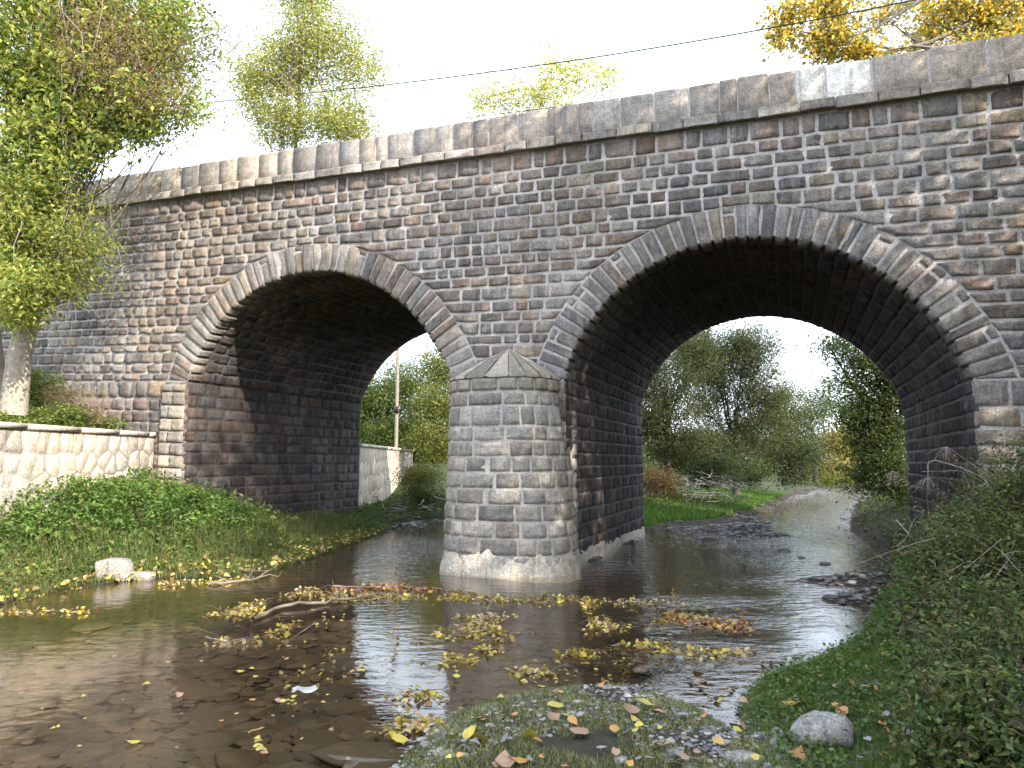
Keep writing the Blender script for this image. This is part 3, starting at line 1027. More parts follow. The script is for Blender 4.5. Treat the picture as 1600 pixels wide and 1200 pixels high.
# ------------------------------------------------------------------ retaining walls on the left bank
def rubble_wall(name, A, B, ztop, zbot, label, flip=1, cell=.34):
    A, B = np.array(A, float), np.array(B, float)
    L = np.linalg.norm(B - A); d2 = (B - A) / L; d3 = np.array([*d2, 0.])
    nrm = np.array([d2[1], -d2[0], 0.]) * flip               # faces the stream
    o = empty(name, (*A, 0), label, 'wall')
    base = np.array([*A, 0.])
    back = -nrm * .35
    q = lambda s, z, off=0.: base + d3 * s + UP * z + nrm * off
    hh = ztop - .10
    v = [q(0, zbot), q(L, zbot), q(L, hh), q(0, hh), q(0, zbot) + back, q(L, zbot) + back, q(L, hh) + back, q(0, hh) + back]
    add('mortar_core', v, np.array([[0, 1, 2, 3], [1, 5, 6, 2], [4, 0, 3, 7], [5, 4, 7, 6], [3, 2, 6, 7]]), M_MORTAR_L, o, col=(.5, .5, .5))
    # coping slabs
    s = 0
    while s < L:
        w = min(rng.uniform(1.0, 1.5), L - s)
        x0, x1 = s + .004, s + w - .004
        v = np.array([q(a, z, off) for z in (hh + .003, ztop + rng.uniform(-.004, .004)) for a, off in ((x0, .06), (x1, .06), (x1, -.38), (x0, -.38))])
        add('coping_slab', v, np.array([[0, 1, 2, 3], [4, 7, 6, 5], [0, 4, 5, 1], [1, 5, 6, 2], [3, 2, 6, 7], [0, 3, 7, 4]]), M_RUBBLE, o, col=(.3, rng.uniform(.55, .75), 0))
        s += w
    # irregular polygonal stones
    nx_, nz_ = max(2, int(L / cell)), max(2, int((hh - zbot) / cell))
    pts = np.array([((ix + .5 + .25 * (iz % 2)) * L / nx_ + rng.normal(0, cell * .2), zbot + (iz + .5) * (hh - zbot) / nz_ + rng.normal(0, cell * .17))
                    for ix in range(nx_) for iz in range(nz_)])
    for a, c in enumerate(pts):
        poly = np.array([(0.02, zbot), (L - .02, zbot), (L - .02, hh - .012), (.02, hh - .012)])
        for b in np.argsort(((pts - c) ** 2).sum(1))[1:14]:
            n2 = pts[b] - c; dist = np.linalg.norm(n2); n2 = n2 / dist; lim = dist / 2 - .014
            e = (poly - c) @ n2 - lim; new = []
            for k in range(len(poly)):
                k2 = (k + 1) % len(poly)
                if e[k] <= 0: new.append(poly[k])
                if (e[k] < 0) != (e[k2] < 0): new.append(poly[k] + (poly[k2] - poly[k]) * (e[k] / (e[k] - e[k2])))
            poly = np.array(new)
            if len(poly) < 3: break
        if len(poly) < 3: continue
        m = poly.mean(0); k = len(poly)
        v = [q(x, z, -.004) for x, z in poly] + [q(*(m + (np.array(p_) - m) * .92), .007 + rng.normal(0, .003)) for p_ in poly] + [q(m[0], m[1], .010)]
        add('rubble_stone', v, [np.array([[i, (i + 1) % k, k + (i + 1) % k, k + i] for i in range(k)]), np.array([[k + i, k + (i + 1) % k, 2 * k] for i in range(k)])],
            M_RUBBLE, o, col=rng.random(3) * [1, .5, 1] + [0, .3, 0])
    return o


RW_B = W(-9.05, -.03, 0)[:2]
RW_A = np.array([-9.05, 3.0])
rubble_wall('retaining_wall', RW_A + [-.25, 0], RW_B, 2.60, .5, 'pale rubble retaining wall with flat coping, meeting the left end of the bridge')
rubble_wall('retaining_wall', (-4.95, 22.7), (-5.05, 35.5), 2.5, -.1, 'pale rubble retaining wall seen through the left arch, half in shade', cell=.5)

# terraces behind those walls
def terrace(name, poly_x, ys, zf):
    v, f = sheet(poly_x, ys, zf)
    return v, f


def terr1(P):
    return 2.5 + .95 * sm((-9.3 - P[:, 0] - .0) / 1.6) + .06 * vnoise(P, 2, 21)


xs = np.linspace(-40, -9.32, 60) ; xs = -9.32 - (np.linspace(0, 1, 60)[::-1] ** 2) * 40
v, f = sheet(xs, np.linspace(-5, 40, 90), terr1)
v[:, 0] = np.minimum(v[:, 0], np.interp(v[:, 1], [3, 16.5], [-9.55, -8.72]))
keep = (v[:, :2] - P0[:2]) @ NN[:2] < .02
fk = f[keep[f].all(1)]
add('terrace_ground', v, fk, M_GROUND, col=(.8, 0, 0), smooth=True, kind='structure')
v, f = sheet(-5.3 - (np.linspace(0, 1, 40)[::-1] ** 2) * 60, np.linspace(20, 90, 60), lambda P: 2.4 + .5 * sm((-6.5 - P[:, 0]) / 5) + .08 * vnoise(P, 1.2, 22))
keep = (v[:, :2] - P0[:2]) @ NN[:2] > 6.9
fk = f[keep[f].all(1)]
add('rear_terrace', v, fk, M_GROUND, col=(.8, 0, 0), smooth=True, kind='structure')

# ------------------------------------------------------------------ trees
def tree(name, base, fork, r0, blobs, size, pal, label, per=42, cr=.38, width=.5, bark=(.16, .14, .12), group=None, up=.5, down=.2,
         hexa=False, cat='tree', twig=.012, shrub=False, mat=None, limbs=True, jit=.3, dens=1.0):
    """blobs: (centre, radii, number of leaf sprays)"""
    base = np.asarray(base, float); fork = np.asarray(fork, float)
    o = empty(name, base, label, cat, group)
    wood = MB(); lf = []
    H = np.linalg.norm(fork - base)
    if not shrub:
        tp = wob(base - UP * .2, fork, 7, .03)
        u = np.linspace(0, 1, 7); v, f = tube(tp, r0 * (1.25 - .65 * u) + .12 * r0 * np.exp(-u * 12), 9); wood.add(v, f, bark)
    for (c, rad, n) in blobs:
        n = int(n * dens); c = np.asarray(c, float); rad = np.asarray(rad, float)
        if shrub: st = base + rng.normal(0, .08, 3) * [1, 1, 0]
        else: st = tp[int(rng.integers(3, 7))]
        c1 = c - UP * rad[2] * .35
        if limbs:
            lp = wob(st, c1, 7, .06); L = np.linalg.norm(c1 - st)
            rl = max(twig * 2, r0 * .42) if not shrub else twig * 2
            v, f = tube(lp, np.linspace(rl, twig * 1.3, 7), 5); wood.add(v, f, bark)
        else: lp = np.array([c1, c])
        g = unit(rng.normal(0, 1, (n, 3))) * (rng.random((n, 1)) ** .45) * rad + c
        for q in g:
            a = lp[int(rng.integers(len(lp) // 2, len(lp)))]
            v, f = tube(wob(a, q, 4, .08), np.linspace(twig, twig * .3, 4), 3); wood.add(v, f, bark)
            k = int(per * rng.uniform(.6, 1.4))
            pts = q + rng.normal(0, cr, (k, 3)) * [1, 1, .75] * rng.uniform(.6, 1.3)
            lf.append((pts, rng.uniform(.75, 1.25)))
    wood.build('trunk' if not shrub else 'stems', M_BARK, o, smooth=True)
    mb = MB()
    for pts, br in lf:
        v, f, c = leaves(pts, size, np.asarray(pal) * br, width, up, down, hexa=hexa, jit=jit)
        mb.add(v, f, c)
    mb.build('crown', mat or M_LEAF, o, kind='stuff')
    return o


def px(x, y, Y): return at(x, y, Y)


GRN = np.array([(.10, .15, .035), (.14, .20, .05), (.075, .115, .03), (.17, .22, .06)])
YGR = np.array([(.28, .30, .07), (.22, .26, .06), (.34, .34, .09), (.16, .22, .06)])
GOLD = np.array([(.52, .34, .04), (.46, .27, .03), (.38, .30, .06), (.24, .24, .06), (.50, .38, .08)])
DARK = np.array([(.045, .065, .024), (.06, .085, .03), (.08, .10, .035), (.035, .055, .022)])
WILL = np.array([(.075, .095, .048), (.10, .12, .058), (.055, .075, .038), (.13, .14, .055)])
BROWN = np.array([(.16, .10, .06), (.12, .085, .055), (.20, .13, .07)])

# 1 the ivied tree on the left bank
b1 = px(22, 612, 13.2); b1[2] = 3.1
t1 = empty('tree', b1, 'leafy tree with pale trunk and hanging creeper at the left end of the bridge', 'tree')
wood = MB()
trunk_pts = np.array([b1 - UP * .3, px(30, 560, 13.2), px(48, 480, 13.2), px(60, 380, 13.1), px(75, 250, 13.0), px(110, 100, 13.0), px(140, -60, 13.0)])
v, f = tube(trunk_pts, [.25, .21, .18, .17, .16, .13, .1], 10); wood.add(v, f, (.34, .30, .25))
second = np.array([b1 + np.array([-.5, .3, -.3]), px(-20, 480, 13.6), px(-40, 300, 13.6), px(-30, 60, 13.6)])
v, f = tube(second, [.22, .18, .15, .1], 8); wood.add(v, f, (.30, .26, .22))
mbs = {'g': MB(), 'b': MB()}
def spray(cpx, cpy, Y, rpx, rpy, n, per, size, pal, key, cr=.22, down=.5, start=None, w=.5):
    for _ in range(n):
        a = rng.uniform(0, 2 * np.pi); r = math.sqrt(rng.random())
        q = px(cpx + rpx * r * math.cos(a), cpy + rpy * r * math.sin(a), Y + rng.normal(0, .5))
        k = int(per * rng.uniform(.6, 1.4))
        pts = q + rng.normal(0, cr, (k, 3)) * [1, 1, .8]
        v, f, c = leaves(pts, size, np.asarray(pal) * rng.uniform(.7, 1.3), w, .5, down)
        mbs[key].add(v, f, c)
        if rng.random() < .4:
            s_ = trunk_pts[int(rng.integers(2, 7))] if start is None else start
            v, f = tube(wob(s_, q, 8, .07), np.linspace(.022, .004, 8), 4); wood.add(v, f, (.22, .18, .15))
LG = [(.20, .26, .05), (.32, .34, .08), (.13, .19, .045), (.40, .39, .10), (.07, .11, .03), (.24, .28, .07)]
spray(60, 60, 13.2, 120, 110, 120, 80, .135, LG, 'g', .25)
spray(170, 90, 13.4, 115, 120, 120, 90, .10, LG, 'g', .25)
spray(110, 170, 12.8, 110, 70, 90, 80, .13, LG, 'g', .22)
spray(60, 250, 12.6, 75, 60, 60, 70, .115, LG, 'g', .22)
spray(270, 60, 13.5, 64, 64, 60, 70, .09, LG, 'g', .22)
spray(245, 165, 13.3, 75, 44, 50, 60, .09, LG, 'g', .2)
spray(190, 200, 13.3, 80, 24, 34, 34, .09, [(.10, .15, .05), (.14, .19, .06)], 'g', .15, 1.2)
spray(170, 70, 12.3, 100, 55, 48, 110, .055, BROWN * 1.7, 'b', .25, .2, w=.3)
spray(225, 140, 12.5, 65, 42, 22, 110, .055, BROWN * 1.7, 'b', .22, .2, w=.3)
spray(40, 340, 12.6, 75, 60, 56, 80, .105, YGR, 'g', .2, .7)
spray(70, 400, 12.7, 80, 60, 46, 70, .10, YGR, 'g', .2, .7)
spray(30, 455, 12.5, 45, 45, 44, 70, .10, YGR, 'g', .18, .7)
spray(110, 350, 12.9, 65, 60, 36, 70, .07, YGR * .9, 'g', .2, .5, w=.35)
spray(140, 420, 13.1, 55, 45, 24, 50, .06, YGR * .85, 'g', .18, .5, w=.35)
for _ in range(26):                                           # bare twigs reaching out over the parapet
    a = px(rng.uniform(180, 300), rng.uniform(20, 150), 13.2); e = px(rng.uniform(330, 420), rng.uniform(5, 120), 13.2 + rng.normal(0, .4))
    v, f = tube(wob(a, e, 6, .05, .05), np.linspace(.012, .003, 6), 3); wood.add(v, f, (.25, .20, .17))
for _ in range(40):
    a = px(rng.uniform(0, 130), rng.uniform(230, 420), 12.7); e = a + np.array([rng.normal(.2, .4), rng.normal(0, .2), -rng.uniform(.4, 1.6)])
    v, f = tube(wob(a, e, 6, .08), np.linspace(.008, .003, 6), 3); wood.add(v, f, (.36, .32, .26))
wood.build('trunk', M_BARK, t1, smooth=True)
mbs['g'].build('crown', M_LEAF, t1, kind='stuff')
mbs['b'].build('dry_seed_clusters', M_DRYLEAF, t1, kind='stuff')

# 2 tall yellow-green tree behind the bridge
def blob(x, y, Y, rx, ry, n, dy=1.2): return (px(x, y, Y), (rx * Y / F, dy, ry * Y / F), n)


b = px(480, 700, 27); b[2] = 2.5
tree('tree', b, px(470, 60, 27), .10,
     [blob(440, 190, 27, 62, 40, 30), blob(520, 190, 27, 50, 35, 20), blob(430, 110, 27, 60, 55, 34), blob(500, 70, 27, 65, 60, 40), blob(560, 110, 27, 38, 55, 18),
      blob(480, -30, 27, 70, 60, 40), blob(395, 150, 27, 26, 60, 12), blob(540, 200, 27, 45, 26, 12)],
     
     .13, YGR * [1.35, 1.25, 1.7], 'tall airy yellow green tree rising behind the left half of the parapet', per=110, cr=.48, width=.45, dens=1.7)
b = px(850, 700, 40); b[2] = 2.5
tree('tree', b, px(855, 120, 40), .08,
     [blob(850, 150, 40, 60, 38, 22), blob(900, 120, 40, 50, 34, 12), blob(780, 150, 40, 42, 30, 10), blob(860, 100, 40, 30, 24, 7), blob(940, 130, 40, 38, 24, 5), blob(740, 165, 40, 25, 16, 5)],
     .2, YGR * [1.8, 1.6, 2.0], 'small sparse pale tree showing over the middle of the parapet', per=60, cr=.6, width=.45, dens=1.6)
b = px(1640, 600, 23); b[2] = 2.5
tree('poplar_tree', b, px(1610, -60, 23), .32,
     [blob(1230, 30, 21, 38, 48, 20, .6), blob(1290, 66, 21, 48, 26, 26, .6), blob(1350, 80, 21, 32, 20, 14, .6), blob(1300, 10, 21, 60, 28, 22, .6), blob(1380, 20, 22, 30, 22, 8, .6),
      blob(1480, 20, 23, 60, 45, 50), blob(1560, 30, 23, 70, 50, 50), blob(1450, 60, 23, 34, 18, 10), blob(1400, 92, 22, 26, 12, 8, .5), blob(1600, -40, 23, 90, 60, 50), blob(1530, 85, 22, 90, 22, 30)],
     .13, np.concatenate([GOLD * [1.35, 1.4, 1.7], [(.22, .22, .10), (.26, .24, .10), (.20, .19, .12)]]), 'golden leaved poplar hanging over the right end of the parapet', per=40, cr=.27, width=.85, hexa=True, dens=1.35)

# trees seen through the right arch
g1 = 'trees along the stream behind the bridge'
b = gr(1140, 756, .6)
tree('willow_tree', px(1150, 748, 33) * [1, 1, 0] + UP * .5, px(1150, 640, 33), .16,
     [blob(1090, 540, 33, 40, 30, 24), blob(1130, 560, 33, 55, 45, 40), blob(1170, 540, 33, 45, 40, 34), blob(1185, 610, 33, 45, 50, 34), blob(1100, 620, 33, 45, 50, 34), blob(1150, 680, 33, 60, 40, 34), blob(1200, 650, 34, 35, 50, 20)],
     .15, WILL, 'tall grey green willow, highest in the middle of the right arch', dens=1.9, per=105, cr=.38, width=.25, down=.6, bark=(.075, .065, .055), group=g1)
tree('willow_tree', px(1050, 752, 28) * [1, 1, 0] + UP * .5, px(1045, 650, 28), .15,
     [blob(1040, 600, 28, 50, 60, 46), blob(1000, 650, 28, 45, 55, 34), blob(1080, 560, 29, 40, 40, 30), blob(1060, 680, 28, 60, 40, 30)],
     .14, WILL * .8, 'dark willow filling the left side of the right arch', dens=1.9, per=105, cr=.36, width=.25, down=.6, bark=(.075, .065, .055), group=g1)
tree('tree', px(1275, 748, 44) * [1, 1, 0] + UP * .8, px(1275, 680, 44), .13,
     [blob(1262, 650, 44, 36, 55, 34), blob(1290, 620, 46, 30, 35, 18), blob(1240, 690, 44, 40, 35, 24)],
     .16, WILL * [1.0, 1.05, .9], 'slim green tree between the willow and the gap of sky', dens=1.7, per=85, cr=.4, width=.35, bark=(.075, .065, .055), group=g1)
tree('tree', px(1318, 748, 60) * [1, 1, 0] + UP * .8, px(1318, 700, 60), .13,
     [blob(1310, 700, 60, 26, 34, 24), blob(1335, 690, 62, 26, 34, 24), blob(1290, 735, 58, 34, 18, 20), blob(1330, 735, 58, 26, 14, 16)],
     .22, GOLD * [.55, .6, 1.0] + .02, 'sunlit golden bush at the far bend of the stream', dens=1.7, per=85, cr=.5, width=.6, bark=(.075, .065, .055), group=g1)
tree('tree', px(1345, 748, 50) * [1, 1, 0] + UP * .8, px(1340, 660, 50), .13,
     [blob(1335, 640, 50, 22, 35, 16), blob(1350, 690, 50, 22, 35, 16)],
     .18, YGR * .6, 'yellowing tree standing over the far bend on the right bank', dens=1.7, per=85, cr=.4, width=.35, bark=(.075, .065, .055), group=g1)
tree('tree', (11.9, 21.3, .9), px(1395, 640, 22), .16,
     [blob(1390, 600, 22, 45, 55, 46), blob(1370, 680, 22, 42, 50, 46), blob(1400, 740, 21, 42, 36, 30), blob(1420, 560, 22, 40, 50, 34), blob(1340, 640, 22, 32, 30, 12, .6),
      blob(1300, 542, 22, 38, 12, 9, .5), blob(1345, 560, 22, 30, 22, 11, .5), blob(1330, 600, 22, 25, 18, 7, .5), blob(1355, 740, 22, 22, 30, 18), blob(1440, 640, 22, 40, 60, 20)],
     .12, DARK * 1.5, 'dark leafy tree overhanging the stream at the right side of the right arch', dens=1.7, per=85, cr=.26, width=.4, bark=(.075, .065, .055), group=g1)
tree('tree', px(1225, 748, 38) * [1, 1, 0] + UP * .8, px(1225, 670, 38), .13,
     [blob(1225, 640, 38, 34, 40, 34), blob(1200, 700, 38, 45, 36, 34), blob(1250, 705, 38, 40, 30, 30)],
     .15, WILL * .9, 'dim tree just right of the tall willow', dens=1.7, per=85, cr=.4, width=.35, bark=(.075, .065, .055), group=g1)
# low brush behind
for (x, y, Y, rx, ry, n, pal, lab, sz) in (
        (1025, 752, 25, 36, 20, 22, GOLD * .12 + BROWN[0] * .55, 'sunlit rusty brush beside the pier behind the bridge', .09),
        (1085, 705, 30, 70, 34, 50, WILL * .8, 'grey green thicket between the two willows', .12),
        (1240, 725, 34, 50, 30, 34, DARK, 'dark rounded bush below the slim green tree', .12),
        (1110, 735, 27, 46, 22, 26, DARK * 1.1 + .01, 'dim bush behind the pile of pale sticks', .1),
        (1170, 740, 30, 40, 20, 22, DARK * 1.2, 'low dark bush at the foot of the willow', .1),
        (1300, 752, 52, 40, 9, 16, YGR * .8, 'low sunlit yellow green bush at the far waterline', .14)):
    bb = px(x, y + ry, Y); bb[2] = max(.15, gz(bb[0], bb[1]))
    tree('bush', bb, bb + UP, .05, [blob(x, y, Y, rx, ry, n, .9)], sz, pal, lab, dens=1.8, per=90, cr=.3, shrub=True, cat='bush', group='brush behind the bridge')

# the wood that closes the view upstream
mb = MB()
for (Y, hh, n, sz, pal, x0, x1) in ((75, 7.0, 30000, .42, WILL * .9, -45, 75), (95, 11, 14000, .55, np.concatenate([DARK * 1.8, WILL]), -60, 110), (60, 4.6, 22000, .34, np.concatenate([DARK * 1.6, GOLD[3:4] * .8]), -40, 20), (58, 4.5, 7000, .34, DARK * 1.8, 36, 70), (45, 3.2, 16000, .24, np.concatenate([DARK * 1.8, WILL]), -16, 15.5), (42, 5.5, 9000, .22, DARK * 2.0, -14, -2)):
    x = rng.uniform(x0, x1, n); top = hh * (.62 + .38 * vnoise(np.c_[x, x * 0], .22, int(Y)) + .12 * vnoise(np.c_[x, x * 0], 1.1, int(Y) + 1))
    Q = np.c_[x, Y + rng.normal(0, 2.5, n), 1.0 + (rng.random(n) ** .8) * top]
    v, f, c = leaves(Q, sz, pal, .5, .5, .2); mb.add(v, f, c)
mb.build('far_wood', M_LEAF, kind='stuff', label='low wood closing the view far upstream')

# seen through the left arch
g2 = 'trees behind the left arch'
tree('tree', px(600, 700, 34) * [1, 1, 0] + UP * 2.4, px(610, 620, 34), .12,
     [blob(600, 620, 34, 45, 40, 44), blob(600, 680, 33, 50, 26, 34), blob(560, 650, 34, 36, 50, 30)],
     .2, GRN * .85, 'green reedy tree left of the pole behind the left arch', dens=1.7, per=85, cr=.4, width=.22, down=.8, bark=(.09, .08, .065), group=g2)
tree('tree', px(680, 720, 32) * [1, 1, 0] + UP * 2.0, px(690, 620, 32), .12,
     [blob(690, 580, 33, 40, 34, 36), blob(690, 640, 32, 45, 34, 44), blob(680, 690, 31, 40, 26, 34)],
     .13, YGR * .65, 'yellow green tree right of the pole behind the left arch', dens=1.7, per=85, cr=.38, width=.45, bark=(.09, .08, .065), group=g2)
tree('tree', px(640, 700, 40) * [1, 1, 0] + UP * 2.4, px(640, 600, 40), .12,
     [blob(640, 600, 40, 50, 45, 44), blob(640, 660, 40, 60, 30, 34)],
     .14, DARK * 1.6, 'dark tree directly behind the pole in the left arch', dens=1.7, per=85, cr=.5, width=.45, bark=(.09, .08, .065), group=g2)
for (x, y, Y, rx, ry, n, pal, lab, sz) in ((655, 745, 25, 30, 20, 26, YGR * .45 + BROWN[0] * .25, 'olive bush in front of the rear retaining wall', .08),
                                           (665, 775, 23, 26, 16, 16, DARK * 1.2, 'dark bush low on the rear bank beside the pier', .08)):
    bb = px(x, y + ry, Y); bb[2] = max(.15, gz(bb[0], bb[1]))
    tree('bush', bb, bb + UP, .05, [blob(x, y, Y, rx, ry, n, .7)], sz, pal, lab, dens=1.8, per=90, cr=.26, shrub=True, cat='bush', group='brush behind the bridge')
pb = px(619, 693, 30)
pole = empty('utility_pole', (pb[0], pb[1], 2.3), 'thin pale wooden pole standing behind the rear retaining wall', 'pole')
v, f = tube(np.array([pb * [1, 1, 0] + UP * 2.2, pb * [1, 1, 0] + UP * 4.5, pb * [1, 1, 0] + UP * 7.5]), [.085, .08, .07], 10)
add('post', v, f, M_BARK, pole, col=(.27, .23, .19), smooth=True)
v, f = tube(np.array([px(616, 640, 29.9), px(623, 640, 29.9)]), .14, 8)
add('band', v, f, M_CABLE, pole)

# trees on the right bank beside and behind the viewpoint: they shade the wall
for (x, y, h, r, lab) in ((6.6, -2.6, 8.5, 2.6, 'low bushy tree on the near right bank'), (10.6, 1.8, 17.5, 3.9, 'tall bushy tree on the near right bank'), (13.5, 8.5, 15, 3.4, 'tall bushy tree close to the right end of the bridge')):
    tree('tree', (x, y, 1.2), (x, y, h * .45), .3,
         [((x + r * .55 * math.cos(a), y + r * .55 * math.sin(a), zz), (r * .75, r * .75, h * .17), 26) for zz in np.linspace(h * .28, h * .86, 4) for a in (0.3, 2.4, 4.5)],
         .26, GRN, lab, per=60 if h > 9 else 26, cr=.6, width=.6, group='trees beside the near right bank')

# ------------------------------------------------------------------ cables
def cable(pts, r, label):
    pts = np.array(pts); v, f = tube(pts, r, 5)
    return add('overhead_cable', v, f, M_CABLE, col=(0, 0, 0), origin=pts[0], label=label, cat='cable', group='cables over the bridge')


def sstep(P3, n=40, m=9.5):
    xs = np.linspace(P3[0][0], P3[-1][0], n)
    c = np.polyfit([p[0] for p in P3], [p[1] for p in P3], 2)
    out = []
    for x in xs:
        y = np.polyval(c, x); u, v_ = (x - 800) / F, (600 - y) / F
        d = np.array([u, math.cos(PITCH) - v_ * math.sin(PITCH), math.sin(PITCH) + v_ * math.cos(PITCH)])
        C0 = np.array([0, 0, EYE]); k = ((P0 + NN * m - C0) @ NN) / (d @ NN); out.append(C0 + d * k)
    return out


cable(sstep([(150, 172), (590, 135), (1050, 70), (1400, 5), (1700, -60)]), .022, 'thin dark cable rising to the right high above the parapet')
cable(sstep([(200, 222), (560, 200), (760, 181), (1000, 148), (1300, 100)], m=12), .013, 'fainter lower cable just above the parapet')

# ------------------------------------------------------------------ ground cover
def scatter(n, x0, x1, y0, y1, cond=None, seed=None):
    P = np.c_[rng.uniform(x0, x1, n), rng.uniform(y0, y1, n)]
    d = signed(P); k = d > .0 if cond is None else cond(P, d)
    P = P[k]; return np.c_[P, ground_z(P)], d[k]


# nettles and weeds on the left bank
def inbank(P, d):
    ok = (d > .45) & (P[:, 0] < -3.6) & (P[:, 0] > np.interp(P[:, 1], [3, 16.5], [-9.3, -8.4]))
    w = (P - P0[:2]); s_ = w @ DH[:2]; m_ = w @ NN[:2]
    ok &= (m_ < -.08) | ((s_ > JL[0] + .15) & (s_ < JL[1] - .2) & (m_ < 3.0))
    return ok


P, d = scatter(9000, -9.3, -3.5, 4, 20, inbank)
mb = MB()
hgt = (.10 + .44 * sm((d - .9) / 1.4)) * (.55 + .65 * sm(vnoise(P[:, :2], 1.6, 31) * 1.6 + .5))
hgt *= np.where((P[:, :2] - P0[:2]) @ NN[:2] > -.4, .5, 1)
k = 13
Q = np.repeat(P, k, 0); hh = np.repeat(hgt, k)
Q = Q + np.c_[rng.normal(0, .07, (len(Q), 2)), rng.uniform(.15, 1.0, len(Q)) * hh]
v, f, c = leaves(Q, .085, [(.10, .19, .04), (.13, .23, .05), (.07, .14, .03), (.17, .25, .07)], .55, .8, .1)
yel = np.repeat(sm((1.3 - np.repeat(d, k)) / .9) * sm(vnoise(Q[:, :2], 1.3, 33) + .75), 4)[:, None]
c = c * (1 - yel * .6) + np.array([.20, .17, .07]) * yel * .6
c = c * np.repeat(.75 + .6 * sm(vnoise(Q[:, :2], 4.5, 34) + .5), 4)[:, None]
mb.add(v, f, c)
yq = Q[rng.random(len(Q)) < .10] + [0, 0, .05]
v, f, c = leaves(yq, .07, [(.24, .27, .07), (.30, .28, .09), (.20, .25, .06)], .5, 1, .1); mb.add(v, f, c)
for q_ in Q[rng.integers(0, len(Q), 420)]:
    v, f = tube(wob(q_ - UP * .1, q_ + np.array([rng.normal(0, .12), rng.normal(0, .08), rng.uniform(.1, .4)]), 4, .06), np.linspace(.005, .002, 4), 3); mb.add(v, f, (.28, .22, .15))
mb.build('nettles', M_LEAF, kind='stuff', label='dense green nettles on the left bank below the retaining wall')

P, d = scatter(5000, -9.2, -3.5, 5, 17.5, lambda P, d: inbank(P, d) & (vnoise(P, 2.1, 36) > -.1))
P[:, 2] += rng.uniform(.1, .5, len(P)) * sm((d - .6) / 1.2)
v, f, c = leaves(P, rng.uniform(.10, .15, len(P)), [(.13, .22, .06), (.20, .27, .08), (.28, .27, .10), (.10, .17, .05)], .5, .8, .2)
mb = MB(); mb.add(v, f, c); mb.build('broad_weeds', M_LEAF, kind='stuff', label='broad leaved weeds among the left bank nettles')
# short grass and fallen yellow leaves along the left shore
def blades(P, h, pal, w=.006, lean=.35):
    N = len(P); h = np.broadcast_to(h, (N,)) * rng.uniform(.5, 1.3, N)
    a = rng.uniform(0, 6.28, N); side = np.c_[np.cos(a), np.sin(a), 0 * a]
    ln = rng.normal(0, lean, (N, 2)); tip = P + np.c_[ln * h[:, None], h]
    mid = P + np.c_[ln * h[:, None] * .35, h * .55]
    ww = (w * rng.uniform(.7, 1.4, N))[:, None]
    v = np.stack([P - side * ww, P + side * ww, mid + side * ww * .8, mid - side * ww * .8, tip], 1).reshape(-1, 3)
    k = np.arange(N)[:, None] * 5
    pal = np.asarray(pal); c = pal[rng.integers(0, len(pal), N)] * rng.uniform(.7, 1.3, (N, 1))
    return v, [k + [0, 1, 2, 3], k + [3, 2, 4]], np.repeat(c, 5, 0)


P, d = scatter(110000, -9.0, -3.0, 5, 20, lambda P, d: (d > .0) & (d < 2.4) & (P[:, 0] < -3.4) & (rng.random(len(P)) < 1.15 - d * .4))
v, f, c = blades(P, .10 + .22 * sm(d / 1.6), [(.10, .15, .04), (.15, .19, .06), (.20, .18, .08), (.08, .12, .035)], .007)
mb = MB(); mb.add(v, f, c); mb.build('shore_grass', M_LEAF, kind='stuff', label='short yellowing grass along the left shoreline')
YL = [(.50, .40, .09), (.42, .32, .08), (.55, .47, .14), (.30, .19, .09), (.46, .34, .16)]
P, d = scatter(5000, -8.5, -3.0, 6, 19, lambda P, d: (d > -.1) & (d < 1.6) & (P[:, 0] < -3.4) & (vnoise(P, 1.7, 35) > -.25))
P[:, 2] = np.maximum(P[:, 2], 0) + .06 + .05 * rng.random(len(P))
v, f, c = leaves(P, .085, YL, .8, 1.2, 0, hexa=True)
mb = MB(); mb.add(v, f, c); mb.build('bank_leaf_litter', M_DRYLEAF, kind='stuff', label='yellow fallen leaves scattered over the left bank')

# weeds on the terrace above the retaining wall
P = np.c_[rng.uniform(-11.5, -8.9, 4200), rng.uniform(10, 16.2, 4200)]
P = P[(P[:, 0] < np.interp(P[:, 1], [3, 16.5], [-9.5, -8.9])) & (((P - P0[:2]) @ NN[:2]) < -.1)]
P = np.c_[P, terr1(P)]
hw = .12 + .5 * sm(vnoise(P[:, :2], 1.8, 41) + .4)
k = 9; Q = np.repeat(P, k, 0) + np.c_[rng.normal(0, .08, (len(P) * k, 2)), rng.uniform(0, 1, len(P) * k) * np.repeat(hw, k)]
v, f, c = leaves(Q, .08, [(.12, .19, .05), (.18, .24, .06), (.26, .27, .07), (.09, .14, .04)], .5, .8, .1)
mb = MB(); mb.add(v, f, c); mb.build('terrace_weeds', M_LEAF, kind='stuff', label='green weeds along the top of the left retaining wall')
bb = px(120, 655, 14.8)
tree('bush', bb, bb + UP, .05, [blob(105, 620, 14.9, 38, 24, 20, .35), blob(140, 650, 15.0, 26, 18, 12, .3)], .05, BROWN * 1.6 + [(.04, .05, .01)] * 3,
     'dry brown bush leaning on the bridge wall above the retaining wall', per=60, cr=.16, shrub=True, cat='bush', twig=.006, width=.3)
mb = MB()
for _ in range(90):
    a = px(rng.uniform(70, 165), rng.uniform(640, 665), 14.9); e = a + np.array([rng.normal(0, .25), rng.normal(0, .1), rng.uniform(.2, .8)])
    v, f = tube(wob(a, e, 5, .08), np.linspace(.006, .002, 5), 3); mb.add(v, f, (.30, .22, .17))
mb.build('dry_stalks', M_TWIG, kind='stuff', label='tangle of dry stalks at the foot of the bridge wall')

